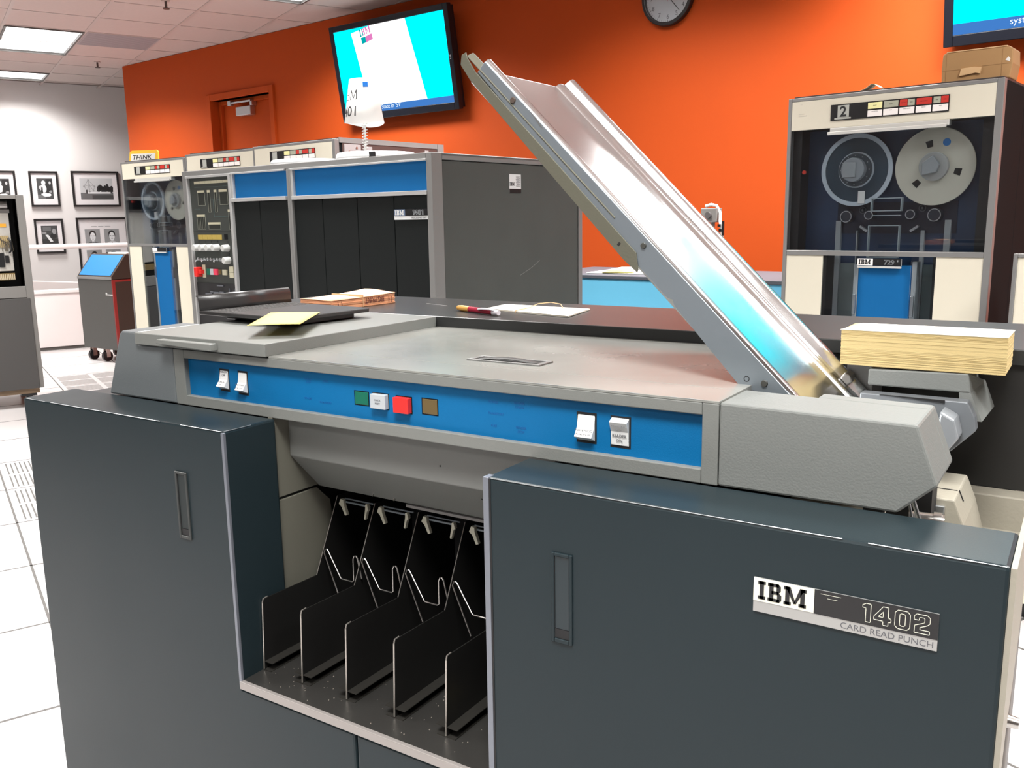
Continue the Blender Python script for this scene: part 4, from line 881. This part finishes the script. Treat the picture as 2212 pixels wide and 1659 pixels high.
for i in range(5): cb_(.0695+i*.0352, .1030+i*.0352, 1.2400, 1.2600, mat('console_amber', (.36, .27, .06), .45), 'lamp_lens')
cb_(.262, .285, 1.241, 1.262, MATTB, 'dark_lens')
KN = mat('knob_white', (.46, .47, .455), .4)
for x, z in ((.072, 1.2060), (.119, 1.2065), (.166, 1.2068), (.213, 1.2072), (.284, 1.2060), (.286, 1.1560)):
    k = obj('rotary_knob', MB().cyl((x, yc, z), (x, yc-.030, z), 0.0150, .0135, n=20), KN, cn, bevel=.002)
    obj('knob_mark', MB().box(x-.0012, x+.0012, yc-.0012, yc, z+.0205, z+.028), INK, k)
for i, x in enumerate((.066, .084, .112, .132, .156, .178, .202, .226, .248)):
    up = random.choice((.006, -.006)); z = 1.156
    k = obj('toggle_switch', MB().cyl((x, yc, z), (x, yc-.004, z), .006, n=12).cyl((x, yc-.003, z), (x, yc-.020, z+up), .0022, .0036, n=10), ALUM, cn, smooth=True)
cb_(.086, .108, 1.080, 1.134, CI, 'switch_plate', .003)
es = obj('emergency_switch', MB().box(.062, .082, yc-.030, yc, 1.083, 1.124).box(.082, .100, yc-.022, yc, 1.096, 1.113), RED, cn, bevel=.003); es['label'] = 'red emergency pull switch'
for x0, m_ in ((.126, GREEN), (.151, PALE), (.176, mat('button_pink', (.65, .05, .10), .3))): cb_(x0, x0+.0235, 1.093, 1.118, m_, 'push_button', .008)
cb_(.206, .222, 1.096, 1.116, BROWN, 'push_button', .004)
for x0, z0 in ((.238, 1.094), (.288, 1.108), (.288, 1.084)): cb_(x0, x0+.030, z0, z0+.0225, CI, 'push_button', .007)
obj('lower_bay', MB().box(.036, .334, .010, .013, .60, 1.058), VOID, cn)
bits = MB()
for (a, b, c_, d) in ((.10, .15, 1.005, 1.015), (.135, .155, 1.018, 1.024), (.16, .20, 1.004, 1.022), (.205, .235, 1.006, 1.024), (.19, .235, 1.046, 1.052), (.275, .278, 1.00, 1.04), (.315, .318, 1.0, 1.04)): bits.box(a, b, yc-.006, yc-.002, c_, d)
obj('bay_parts', bits, mat('bay_part_grey', (.14, .15, .17), .4, .4), cn)

# ---- on top of the processing unit
def on_pu(x, y, z=PH): return (PU[0]+x*math.cos(PA)-y*math.sin(PA), PU[1]+x*math.sin(PA)+y*math.cos(PA), z)
CANM = mat('canister_white', (.78, .79, .80), .35)
def canister(label, x, y, r, h, rim=False):
    t = thing('tape_canister', label, 'canister', on_pu(x, y, PH+.0003), PA)
    prof = [(r-.004, 0), (r, .004), (r, h-.008), (r-.006, h-.001), (r-.012, h), (.03, h), (.0, h)]
    n = 48; v = []; f = []
    for (a, b) in prof:
        v += [(a*math.cos(2*math.pi*i/n), a*math.sin(2*math.pi*i/n), b) for i in range(n)]
    for k in range(len(prof)-1): f += [(k*n+i, k*n+(i+1) % n, (k+1)*n+(i+1) % n, (k+1)*n+i) for i in range(n)]
    f.append(tuple(range(n))[::-1])
    obj('shell', MB().add(v, f), CANM, t, smooth=True)
    obj('rim_band', MB().ring((0, 0, h*.45), (0, 0, 1), r-.002, r+.0015, .003, 48), mat('canister_band', (.66, .68, .70), .4), t)
    if rim: obj('latch', MB().box(r*.62-.02, r*.62+.025, -r*.80, -r*.76, h*.3, h*.85), BLACK, t)
    return t
canister('flat white round tape canister carrying the spring sign', .955, .235, .150, .034, True)
canister('flat white round tape canister at the console end of the unit', .600, .200, .150, .024)

# paper cone sign on a spring
sg = thing('spring_sign', 'white paper cone sign on a coil spring above the processor', 'sign', on_pu(.885, .245, PH+.0345), 0)
sp_ = [(0.010*math.cos(2*math.pi*t*11), .010*math.sin(2*math.pi*t*11), .004+.118*t) for t in [i/160 for i in range(161)]]
obj('spring', MB().tube(sp_, .0013, 6), mat('spring_white', (.62, .62, .60), .4), sg, smooth=True)
obj('spring_base', MB().cyl((0, 0, 0), (0, 0, .005), .018, n=20).cyl((0, 0, .004), (0, 0, .12), .0045, n=8), mat('spring_white', (.62, .62, .6), .4), sg)
rb, rtp, zb, zt_ = .079, .052, .112, .274
def cone(az, z, off=0):
    k = (z-zb)/(zt_-zb); r = rb+(rtp-rb)*k+off; return (r*math.cos(az), r*math.sin(az)*.9, z)
n = 44; cv = [cone(2*math.pi*i/n, zb+.012*math.sin(2*math.pi*i/n*2+1.0)*.5) for i in range(n)]+[cone(2*math.pi*i/n, zt_) for i in range(n)]
obj('paper_cone', MB().add(cv, [(i, (i+1) % n, n+(i+1) % n, n+i) for i in range(n)]), PAPER, sg, solid=.0006, smooth=True)
obj('disc', MB().cyl((0, 0, zb+.02), (0, 0, zb+.022), .05, n=24), PAPER, sg)
def cone_text(s, size, az_right, z, xs=1.0):
    me = text_mesh(s, size, extrude=0, offset=.0004); w = max((v.co.x for v in me.vertices), default=.1)
    bm = bmesh.new(); bm.from_mesh(me); bmesh.ops.triangulate(bm, faces=bm.faces); bmesh.ops.subdivide_edges(bm, edges=[e for e in bm.edges if e.calc_length() > .006], cuts=2, use_grid_fill=False); bm.to_mesh(me); bm.free()
    for v in me.vertices:
        zz = z+v.co.y; k = (zz-zb)/(zt_-zb); r = rb+(rtp-rb)*k
        v.co = Vector(cone(az_right-(w-v.co.x)*xs/.068, zz, .0008))
    me.materials.clear(); me.materials.append(INK); o = bpy.data.objects.new('lettering', me); COL.objects.link(o); o.parent = sg
# letters with light serifs, read round the cone
def serif_ibm_on_cone(az_right, z, h):
    P, w = slab_ibm(h, .13, .06); v = []; f = []
    for p in P:
        c0 = len(v); m_ = 6
        # resample the polygon edge so that it follows the cone
        for i in range(len(p)):
            a, b = p[i], p[(i+1) % len(p)]
            for k in range(m_): v.append((a[0]+(b[0]-a[0])*k/m_, a[1]+(b[1]-a[1])*k/m_))
        f.append(tuple(range(c0, len(v))))
    vv = [cone(az_right-(w-x)/.068, z+y, .0008) for x, y in v]
    obj('lettering', MB().add(vv, f), INK, sg)
for az in (R(-72), R(103)):
    serif_ibm_on_cone(az, .196, .036); cone_text('1401', .052, az-.08, .136)
mg = at_pl(795, 174, (-.83, 1.80, 1.75), (.66, -.75, 0))
az = R(-42); p = cone(az, .250, .002)
mo = obj('blue_clip', MB().box(-.010, .010, -.002, .002, -.009, .009), mat('clip_blue', (.01, .12, .42), .4), sg, bevel=.001); mo.location = p; mo.rotation_euler[2] = az+math.pi/2

# ================================================================== screens and clock on the orange wall
SCY = emit_mat('screen_cyan', (.0, .85, 1.0), 1.6); SWH = emit_mat('screen_white', (1, 1, 1), 1.6)
SBL = emit_mat('screen_bar_blue', (.06, .22, .62), 1.0); STE = emit_mat('screen_teal', (0, .42, .45), 1.0); SPK = emit_mat('screen_pink', (.80, .22, .55), 1.0); SRD = emit_mat('screen_red', (.65, .04, .12), 1.0); SLT = emit_mat('screen_light', (.8, .9, 1), 1.3)
BEZ = mat('bezel_black', (.008, .009, .014), .25)
def wallp(u, v, off): return at_pl(u, v, OW-WN*off, WN)
bl, br_, tr_, tl_ = wallp(743, 265, .09), wallp(995, 240, .09), wallp(961, 8, .20), wallp(708, 63, .20)
TVW = (np.linalg.norm(br_-bl)+np.linalg.norm(tr_-tl_))/2; TVH = (np.linalg.norm(tl_-bl)+np.linalg.norm(tr_-br_))/2
tilt = math.asin(min(.5, .11/TVH))
def make_tv(label, base):
    t = thing('wall_screen', label, 'screen', base, OA); w, h = TVW, TVH
    def B(name, mb, m_, par=None):
        o = obj(name, mb, m_, par or t, bevel=.004 if name == 'bezel' else 0)
        if par is None: o.rotation_euler[0] = tilt
        return o
    b = .042
    B('back_shell', MB().box(.012, w-.012, .012, .075, .012, h-.012), BEZ)
    B('bezel', MB().box(0, b, -.004, .04, 0, h).box(w-b, w, -.004, .04, 0, h).box(b, w-b, -.004, .04, 0, b*1.25).box(b, w-b, -.004, .04, h-b, h), BEZ)
    sc = B('screen', MB().box(b, w-b, .004, .011, b*1.25, h-b), SCY)
    obj('wall_bracket', MB().box(w*.38, w*.62, .05, .3, h*.3, h*.5).box(w*.3, w*.7, .05, .09, h*.2, h*.6), BLACK, t)
    return t, sc, b
def tv_base(u, v):
    p = wallp(u, v, .09); return p
t1, s1, bz = make_tv('wall screen showing a white page with a logo on cyan, beside the orange door', (bl+np.array([0, 0, 0])))
def loc_uv(u, v):
    """pixel on the left screen -> its own x,z"""
    M_ = Matrix.Translation(Vector(bl)) @ Matrix.Rotation(OA, 4, 'Z') @ Matrix.Rotation(tilt, 4, 'X')
    nn = np.array((M_.to_3x3() @ Vector((0, -1, 0)))); p = at_pl(u, v, bl, nn); q = M_.inverted() @ Vector(p); return q.x, q.z
def flat(name, pts, m_, par, y=.0035, ins=None):
    return obj(name, MB().add([(x, y, z) for x, z in pts], [tuple(range(len(pts)))]), m_, par)
cz = lambda x, y: loc_uv(700+x/4.878, y/4.878)
x_lo, x_hi, z_lo, z_hi = bz, TVW-bz, bz*1.25, TVH-bz
zbar = z_lo+(z_hi-z_lo)*.075
def clampz(p): return (min(max(p[0], x_lo), x_hi), min(max(p[1], zbar), z_hi))
pg = [cz(280, 355), cz(395, 780), cz(500, 1172), cz(1095, 1108), cz(840, 165), cz(480, 240)]
flat('page', [clampz(p) for p in pg], SWH, s1)
flat('caption_bar', [(x_lo, z_lo), (x_hi, z_lo), (x_hi, zbar), (x_lo, zbar)], SBL, s1, .0033)
flat('progress_line', [cz(1020, 1150), cz(1340, 1112), cz(1340, 1104), cz(1020, 1141)], SRD, s1, .0028)
p0 = cz(385, 400); p1 = cz(432, 385); p2 = cz(440, 448); p3 = cz(400, 465)
flat('logo_block', [p0, p1, p2, p3], STE, s1, .0028)
flat('logo_block', [p1, cz(497, 350), cz(512, 410), p2], SPK, s1, .0028)
P_, w_ = slab_ibm(1.0, .22, .15); A_, B_, C_ = cz(378, 392), cz(488, 335), cz(362, 320)
def aff(a, b): a /= w_; return (A_[0]+(B_[0]-A_[0])*a+(C_[0]-A_[0])*b, A_[1]+(B_[1]-A_[1])*a+(C_[1]-A_[1])*b)
for m_, sel in ((STE, lambda x: x < .32*w_), (SPK, lambda x: x >= .32*w_)):
    mb = MB()
    for p in P_:
        if sel(sum(a for a, b in p)/len(p)): q = [aff(a, b) for a, b in p]; mb.add([(x, .0026, z) for x, z in q], [tuple(range(len(q)))])
    obj('logo_lettering', mb, m_, s1)
q = cz(520, 1212); text('caption_lettering', "Solid State in '59'", .045, SLT, s1, (q[0], .0028, z_lo+.016), extrude=.0001)
text('brand_lettering', 'SAMSUNG', .022, mat('brand_silver', (.45, .46, .48), .4), t1, (TVW*.455, -.006, .016), extrude=.0002, align='CENTER', offset=.0006).rotation_euler[0] = math.pi/2+tilt
obj('side_lettering', MB().box(TVW-.03, TVW-.018, -.0055, -.004, TVH*.50, TVH*.505).box(TVW-.03, TVW-.018, -.0055, -.004, TVH*.515, TVH*.52).box(TVW-.03, TVW-.018, -.0055, -.004, TVH*.485, TVH*.49), mat('brand_silver', (.45, .46, .48), .4), t1).rotation_euler[0] = tilt
b2 = wallp(2037, 104, .09)
t2, s2, bz = make_tv('wall screen above the tape drive with the cardboard box', b2)
flat('page', [(.30, z_hi), (.405, zbar), (.60, zbar), (.50, z_hi)], SWH, s2)
flat('caption_bar', [(x_lo, z_lo), (x_hi, z_lo), (x_hi, zbar+.004), (x_lo, zbar+.004)], SBL, s2, .0033)
text('caption_lettering', 'systems in', .042, SLT, s2, (x_lo+.245, .0028, z_lo+.018), extrude=.0001)

ck = thing('wall_clock', 'round black rimmed wall clock with white face on the orange wall', 'clock', OW+WD*6.343+np.array([0, 0, 2.592]), OA)
obj('rim', MB().ring((0, -.001, 0), (0, -1, 0), .146, .170, .040, 64), BLACK, ck, bevel=.006)
cf = obj('face', MB().cyl((0, -.001, 0), (0, -.018, 0), .147, n=64), mat('clock_white', (.70, .69, .68), .5), ck)
for k in range(1, 13):
    a = R(90-30*k); text('numeral', str(k), .036, INKG, cf, (.115*math.cos(a), -.0185, .115*math.sin(a)-.0125), align='CENTER', extrude=.0001)
tk = MB()
for k in range(60):
    a = R(6*k); r0 = .131 if k % 5 == 0 else .136; w = .0013 if k % 5 == 0 else .0007; c_, s_ = math.cos(a), math.sin(a)
    tk.prism([(c_*r0-s_*w, s_*r0+c_*w), (c_*r0+s_*w, s_*r0-c_*w), (c_*.142+s_*w, s_*.142-c_*w), (c_*.142-s_*w, s_*.142+c_*w)], 'y', -.0187, -.018)
obj('minute_ticks', tk, INKG, cf)['kind'] = 'stuff'
def hand(nm, ang, l0, l1, w, m_, y):
    a = R(90-ang); c_, s_ = math.cos(a), math.sin(a)
    obj(nm, MB().prism([(c_*l0-s_*w, s_*l0+c_*w), (c_*l0+s_*w, s_*l0-c_*w), (c_*l1+s_*w*.6, s_*l1-c_*w*.6), (c_*l1-s_*w*.6, s_*l1+c_*w*.6)], 'y', y-.001, y), m_, ck)
hand('minute_hand', 139, -.02, .118, .0028, INK, -.021); hand('hour_hand', 42, -.015, .075, .004, INK, -.020); hand('second_hand', 2, -.03, .12, .001, mat('hand_red', (.45, .05, .05), .5), -.023)
obj('crystal', MB().cyl((0, -.031, 0), (0, -.033, 0), .147, n=64), CLEAR, ck)

# ================================================================== other machines
# low console with a sloping blue panel
lc = thing('low_console', 'low grey console on casters with a sloping blue panel and red stripe', 'console', (-6.775, 4.25, 0), R(-1.5))
w = .575
LCG = mat('console_grey', (.062, .061, .057), .55, bump=.08)
obj('body', MB().prism([(0, .13), (0, .795), (.36, .795), (.36, .13)], 'x', 0, w-.012), LCG, lc, bevel=.003)
obj('side_panel', MB().box(w-.012, w, .03, .36, .13, .79), BROWNP, lc)
obj('side_stripe', MB().box(w-.0122, w+.001, 0, .03, .13, .795).box(w-.0122, w+.001, .03, .36, .775, .795), MAROON, lc)
hdp = obj('sloping_head', MB().prism([(0, .80), (0, .825), (.165, 1.028), (.36, 1.028), (.36, .80)], 'x', 0, w), BROWNP, lc, bevel=.003)
def slope(s, t, o_=0): return (s, .0+.165*t-.77*o_, .825+.203*t+.63*o_)
obj('blue_panel', MB().slab([slope(.025, .04, .001), slope(w-.025, .04, .001), slope(w-.025, .96, .001), slope(.025, .96, .001)], .002), mat('console_blue', (.012, .15, .40), .5), lc)
obj('front_edge', MB().box(0, w, -.006, 0, .797, .822), FRAMEM, lc, bevel=.002)
obj('badge', MB().box(.455, .565, -.0015, .001, .650, .660).box(.455, .478, -.0015, .001, .662, .676), mat('badge_silver', (.6, .6, .58), .4), lc)
for x, y in ((.28, .06), (.05, .06), (.52, .32), (.05, .32)):
    c_ = obj('caster', MB().cyl((x-.016, y, .05), (x+.016, y, .05), .05, n=22), BLACK, lc, smooth=True)
    obj('caster_fork', MB().box(x-.028, x-.02, y-.02, y+.02, .04, .13).box(x+.02, x+.028, y-.02, y+.02, .04, .13), STEEL, c_)
cpn = thing('card_stack', 'white paper and pen left on the top of the low console', 'paper', (-6.40, 4.50, 1.0285), R(-3))
obj('sheet', MB().box(-.16, .16, -.05, .05, 0, .014), PAPER, cpn); obj('pen', MB().cyl((-.22, -.03, .008), (-.14, -.04, .008), .006, n=8), BLACK, cpn)

# open grey cabinet near the photograph wall
oc = thing('open_cabinet', 'open grey equipment cabinet on casters with wiring showing inside', 'cabinet', grid(.648, 7.30, 0), GZ)
OG = mat('open_cab_grey', (.17, .163, .153), .5, bump=.05)
obj('frame', MB().box(-.048, 0, 0, .05, .14, 1.522).box(-.80, -.76, 0, .05, .14, 1.522).box(-.76, -.048, 0, .05, 1.496, 1.522).box(-.76, -.048, 0, .04, .80, .882), OG, oc, bevel=.003)
obj('lower_panel', MB().box(-.80, -.030, -.008, .0, .140, .797), mat('open_cab_dark', (.055, .052, .05), .55, bump=.1, bscale=300), oc, bevel=.002)
obj('cabinet_shell', MB().box(-.80, -.79, .05, .7, .14, 1.52).box(-.012, -.002, .05, .7, .14, 1.52).box(-.79, -.012, .69, .7, .14, 1.52).box(-.79, -.012, .05, .69, 1.505, 1.52).box(-.79, -.012, .05, .69, .14, .16), OG, oc)
obj('dark_interior', MB().box(-.785, -.05, .30, .305, .17, 1.50), VOID, oc)
gp = obj('gate_panel', MB().box(-.75, -.098, .10, .115, .99, 1.40), mat('gate_metal', (.52, .50, .46), .4, .3, var=.15, vscale=20), oc, bevel=.004)
obj('sticker', MB().box(-.165, -.120, .097, .1, 1.300, 1.325), mat('sticker_amber', (.75, .35, .03), .6), gp)
obj('black_block', MB().box(-.19, -.155, .09, .1, 1.02, 1.12).box(-.15, -.125, .09, .1, 1.05, 1.10), BLACK, gp)
hmb = MB(); random.seed(21)
for i in range(9):
    x = -.20+i*.008; hmb.tube([(x, .094, 1.27-.01*i), (x+.015, .085, 1.24-.01*i), (x+.04, .09, 1.20), (x+.045+random.uniform(-.01, .01), .09, 1.13)], .0022, 5)
obj('wiring', hmb, mat('wire_dark', (.12, .10, .07), .6), gp)
hmb = MB()
for i in range(7): hmb.box(-.195+i*.012, -.187+i*.012, .09, .1, 1.16, 1.24)
obj('terminal_block', hmb, mat('terminal_tan', (.35, .26, .12), .5), gp); random.seed(7)
obj('handle', MB().tube([(-.118, .09, 1.22), (-.104, .07, 1.20), (-.104, .07, 1.14), (-.118, .09, 1.12)], .006, 8), BLACK, gp)
cnx = obj('connector_row', MB().box(-.75, -.10, .09, .11, .925, .975), mat('connector_brown', (.22, .15, .06), .5), oc)
cm_ = MB()
for i in range(9): cm_.box(-.20+i*.0115, -.193+i*.0115, .084, .09, .93, .968)
obj('pins', cm_, mat('pin_pale', (.5, .42, .28), .4), cnx)
obj('blower', MB().cyl((-.20, .12, 1.455), (-.10, .12, 1.455), .03, n=18).box(-.75, -.09, .1, .2, 1.40, 1.425), mat('blower_metal', (.35, .34, .33), .3, .7), oc, smooth=True)
obj('base_frame', MB().box(-.78, -.03, .03, .66, .10, .141), mat('base_brown', (.22, .15, .09), .6), oc)
for x, y in ((-.10, .08), (-.70, .08), (-.10, .60), (-.70, .60)):
    obj('caster', MB().cyl((x-.02, y, .045), (x+.02, y, .045), .045, n=20).box(x-.05, x+.05, y-.04, y+.04, .08, .105), BLACK, oc)

# blue sided cabinet against the orange wall, with papers
bc = thing('blue_cabinet', 'low cabinet with light blue sides and dark top behind the chute', 'cabinet', (-1.05, 3.337, 0), OA)
obj('body', MB().box(0, 1.62, 0, .62, .04, 1.0), SKYB, bc, bevel=.004)
obj('top', MB().box(-.01, 1.63, -.012, .63, 1.0005, 1.018), mat('blue_cab_top', (.09, .10, .12), .5), bc, bevel=.003)
obj('plinth', MB().box(.04, 1.58, .04, .58, 0, .041), BLACK, bc)
def on_bc(x, y, z): return (-1.05+x*math.cos(OA)-y*math.sin(OA), 3.337+x*math.sin(OA)+y*math.cos(OA), z)
pp = thing('paper_heap', 'loose heap of white papers with a yellow sheet on the blue cabinet', 'papers', on_bc(.52, .24, 1.0182), OA)
for m_, x, y, z, a, hx, hy in ((PAPER, 0, 0, 0, 4, .22, .15), (PAPER, .10, .02, .0065, -9, .20, .15), (PAPER, .03, .05, .013, 15, .18, .14), (NOTE, -.03, -.135, .0065, 8, .085, .022), (PAPER, .12, .07, .0195, -4, .16, .13), (PAPER, .09, .11, .026, 20, .13, .11)):
    c_, s_ = math.cos(R(a)), math.sin(R(a))
    obj('sheet', MB().prism([(x+u*hx*c_-v*hy*s_, y+u*hx*s_+v*hy*c_) for u, v in ((-1, -1), (1, -1), (1, 1), (-1, 1))], 'z', z, z+.0062), m_, pp, bevel=.002, seg=1)
dd = thing('desk_device', 'small grey device with a white looped cord on the blue cabinet', 'device', on_bc(.885, .36, 1.0182), R(-6))
obj('stand', MB().box(-.05, .05, -.05, .05, 0, .02).cyl((0, 0, .02), (0, 0, .27), .012, n=12), mat('device_grey', (.22, .21, .20), .5), dd)
obj('head', MB().box(-.05, .035, -.035, .03, .255, .325), mat('device_grey', (.22, .21, .2), .5), dd, bevel=.004)
obj('knob', MB().cyl((-.005, -.036, .29), (-.005, -.05, .29), .016, n=16), mat('device_dark', (.10, .09, .09), .5), dd)
obj('cord', MB().tube([(-.04, 0, .335), (-.01, .0, .342), (.02, 0, .336), (.045, -.01, .30), (.05, -.02, .26), (.062, -.02, .21), (.064, -.02, .15)], .008, 8), WHITE, dd, smooth=True)
obj('connector', MB().box(.044, .058, -.034, -.028, .232, .245).box(.05, .064, -.034, -.028, .208, .222).box(.066, .074, -.03, -.02, .19, .26), BLACK, dd)

# low cream cabinet at the right
lcab = thing('cream_cabinet', 'low cream fronted cabinet with grey edge beside the numbered tape drive', 'cabinet', (1.290, 2.38, 0), R(-8))
obj('frame', MB().box(0, .012, 0, .03, .06, 1.178).box(.012, .70, 0, .03, 1.166, 1.178), FRAMEM, lcab, bevel=.002)
obj('front_panel', MB().box(.0125, .70, .004, .03, .06, 1.1655), CREAM, lcab)
obj('body', MB().box(.004, .70, .03, .18, .06, 1.174), DARK, lcab)
obj('plinth', MB().box(.03, .68, .04, .16, 0, .061), BLACK, lcab)

# cardboard box and paper scrap on the numbered tape drive
RA = R(-8)
def on_t(x, y, z): return (.513+x*math.cos(RA)-y*math.sin(RA), 2.611+x*math.sin(RA)+y*math.cos(RA), z)
bx = thing('cardboard_box', 'brown cardboard carton with a finger tab on top of the tape drive', 'box', on_t(.500, .075, 1.7285), R(-7))
bw, bd, bh = .205, .11, .098
obj('carton', MB().prism([(0, 0), (bw, 0), (bw+.006, bh*.45), (bw+.003, bh*.92), (bw-.01, bh), (.012, bh), (0, bh-.006), (-.002, bh*.5)], 'y', 0, bd), CARDB, bx, bevel=.003)
obj('lid_flap', MB().box(.012, bw-.014, -.0015, .05, bh-.001, bh+.002), mat('cardboard_pale', (.66, .43, .22), .7), bx)
obj('finger_tab', MB().prism([(.055, .018), (.105, .024), (.118, .020), (.122, .040), (.10, .044), (.06, .042)], 'y', -.006, .001), mat('cardboard_pale', (.66, .43, .22), .7), bx, bevel=.001)
obj('tear', MB().prism([(bw-.016, .055), (bw-.004, .050), (bw-.002, .058), (bw-.008, .065)], 'y', -.0012, .001), PAPER, bx)
obj('crease', MB().box(.0, .055, -.0008, .001, .040, .0412).box(.122, bw, -.0008, .001, .044, .0452).box(.0115, .0125, -.0008, .001, 0, bh-.004).box(bw-.026, bw-.025, -.0008, .001, 0, bh-.004), mat('cardboard_dark', (.34, .19, .08), .8), bx)
sc_ = thing('paper_scrap', 'curled scrap of paper on the edge of the tape drive top', 'paper', on_t(.275, .07, 1.7285), RA)
v = [(-.045+.095*i/8, y, .001+.020*math.exp(-((i-4.4)/1.8)**2)) for i in range(9) for y in (-.025, .03)]
obj('sheet', MB().add(v, [(2*i, 2*i+2, 2*i+3, 2*i+1) for i in range(8)]), mat('cream_scrap', (.80, .70, .50), .7), sc_, solid=.0008, smooth=True)
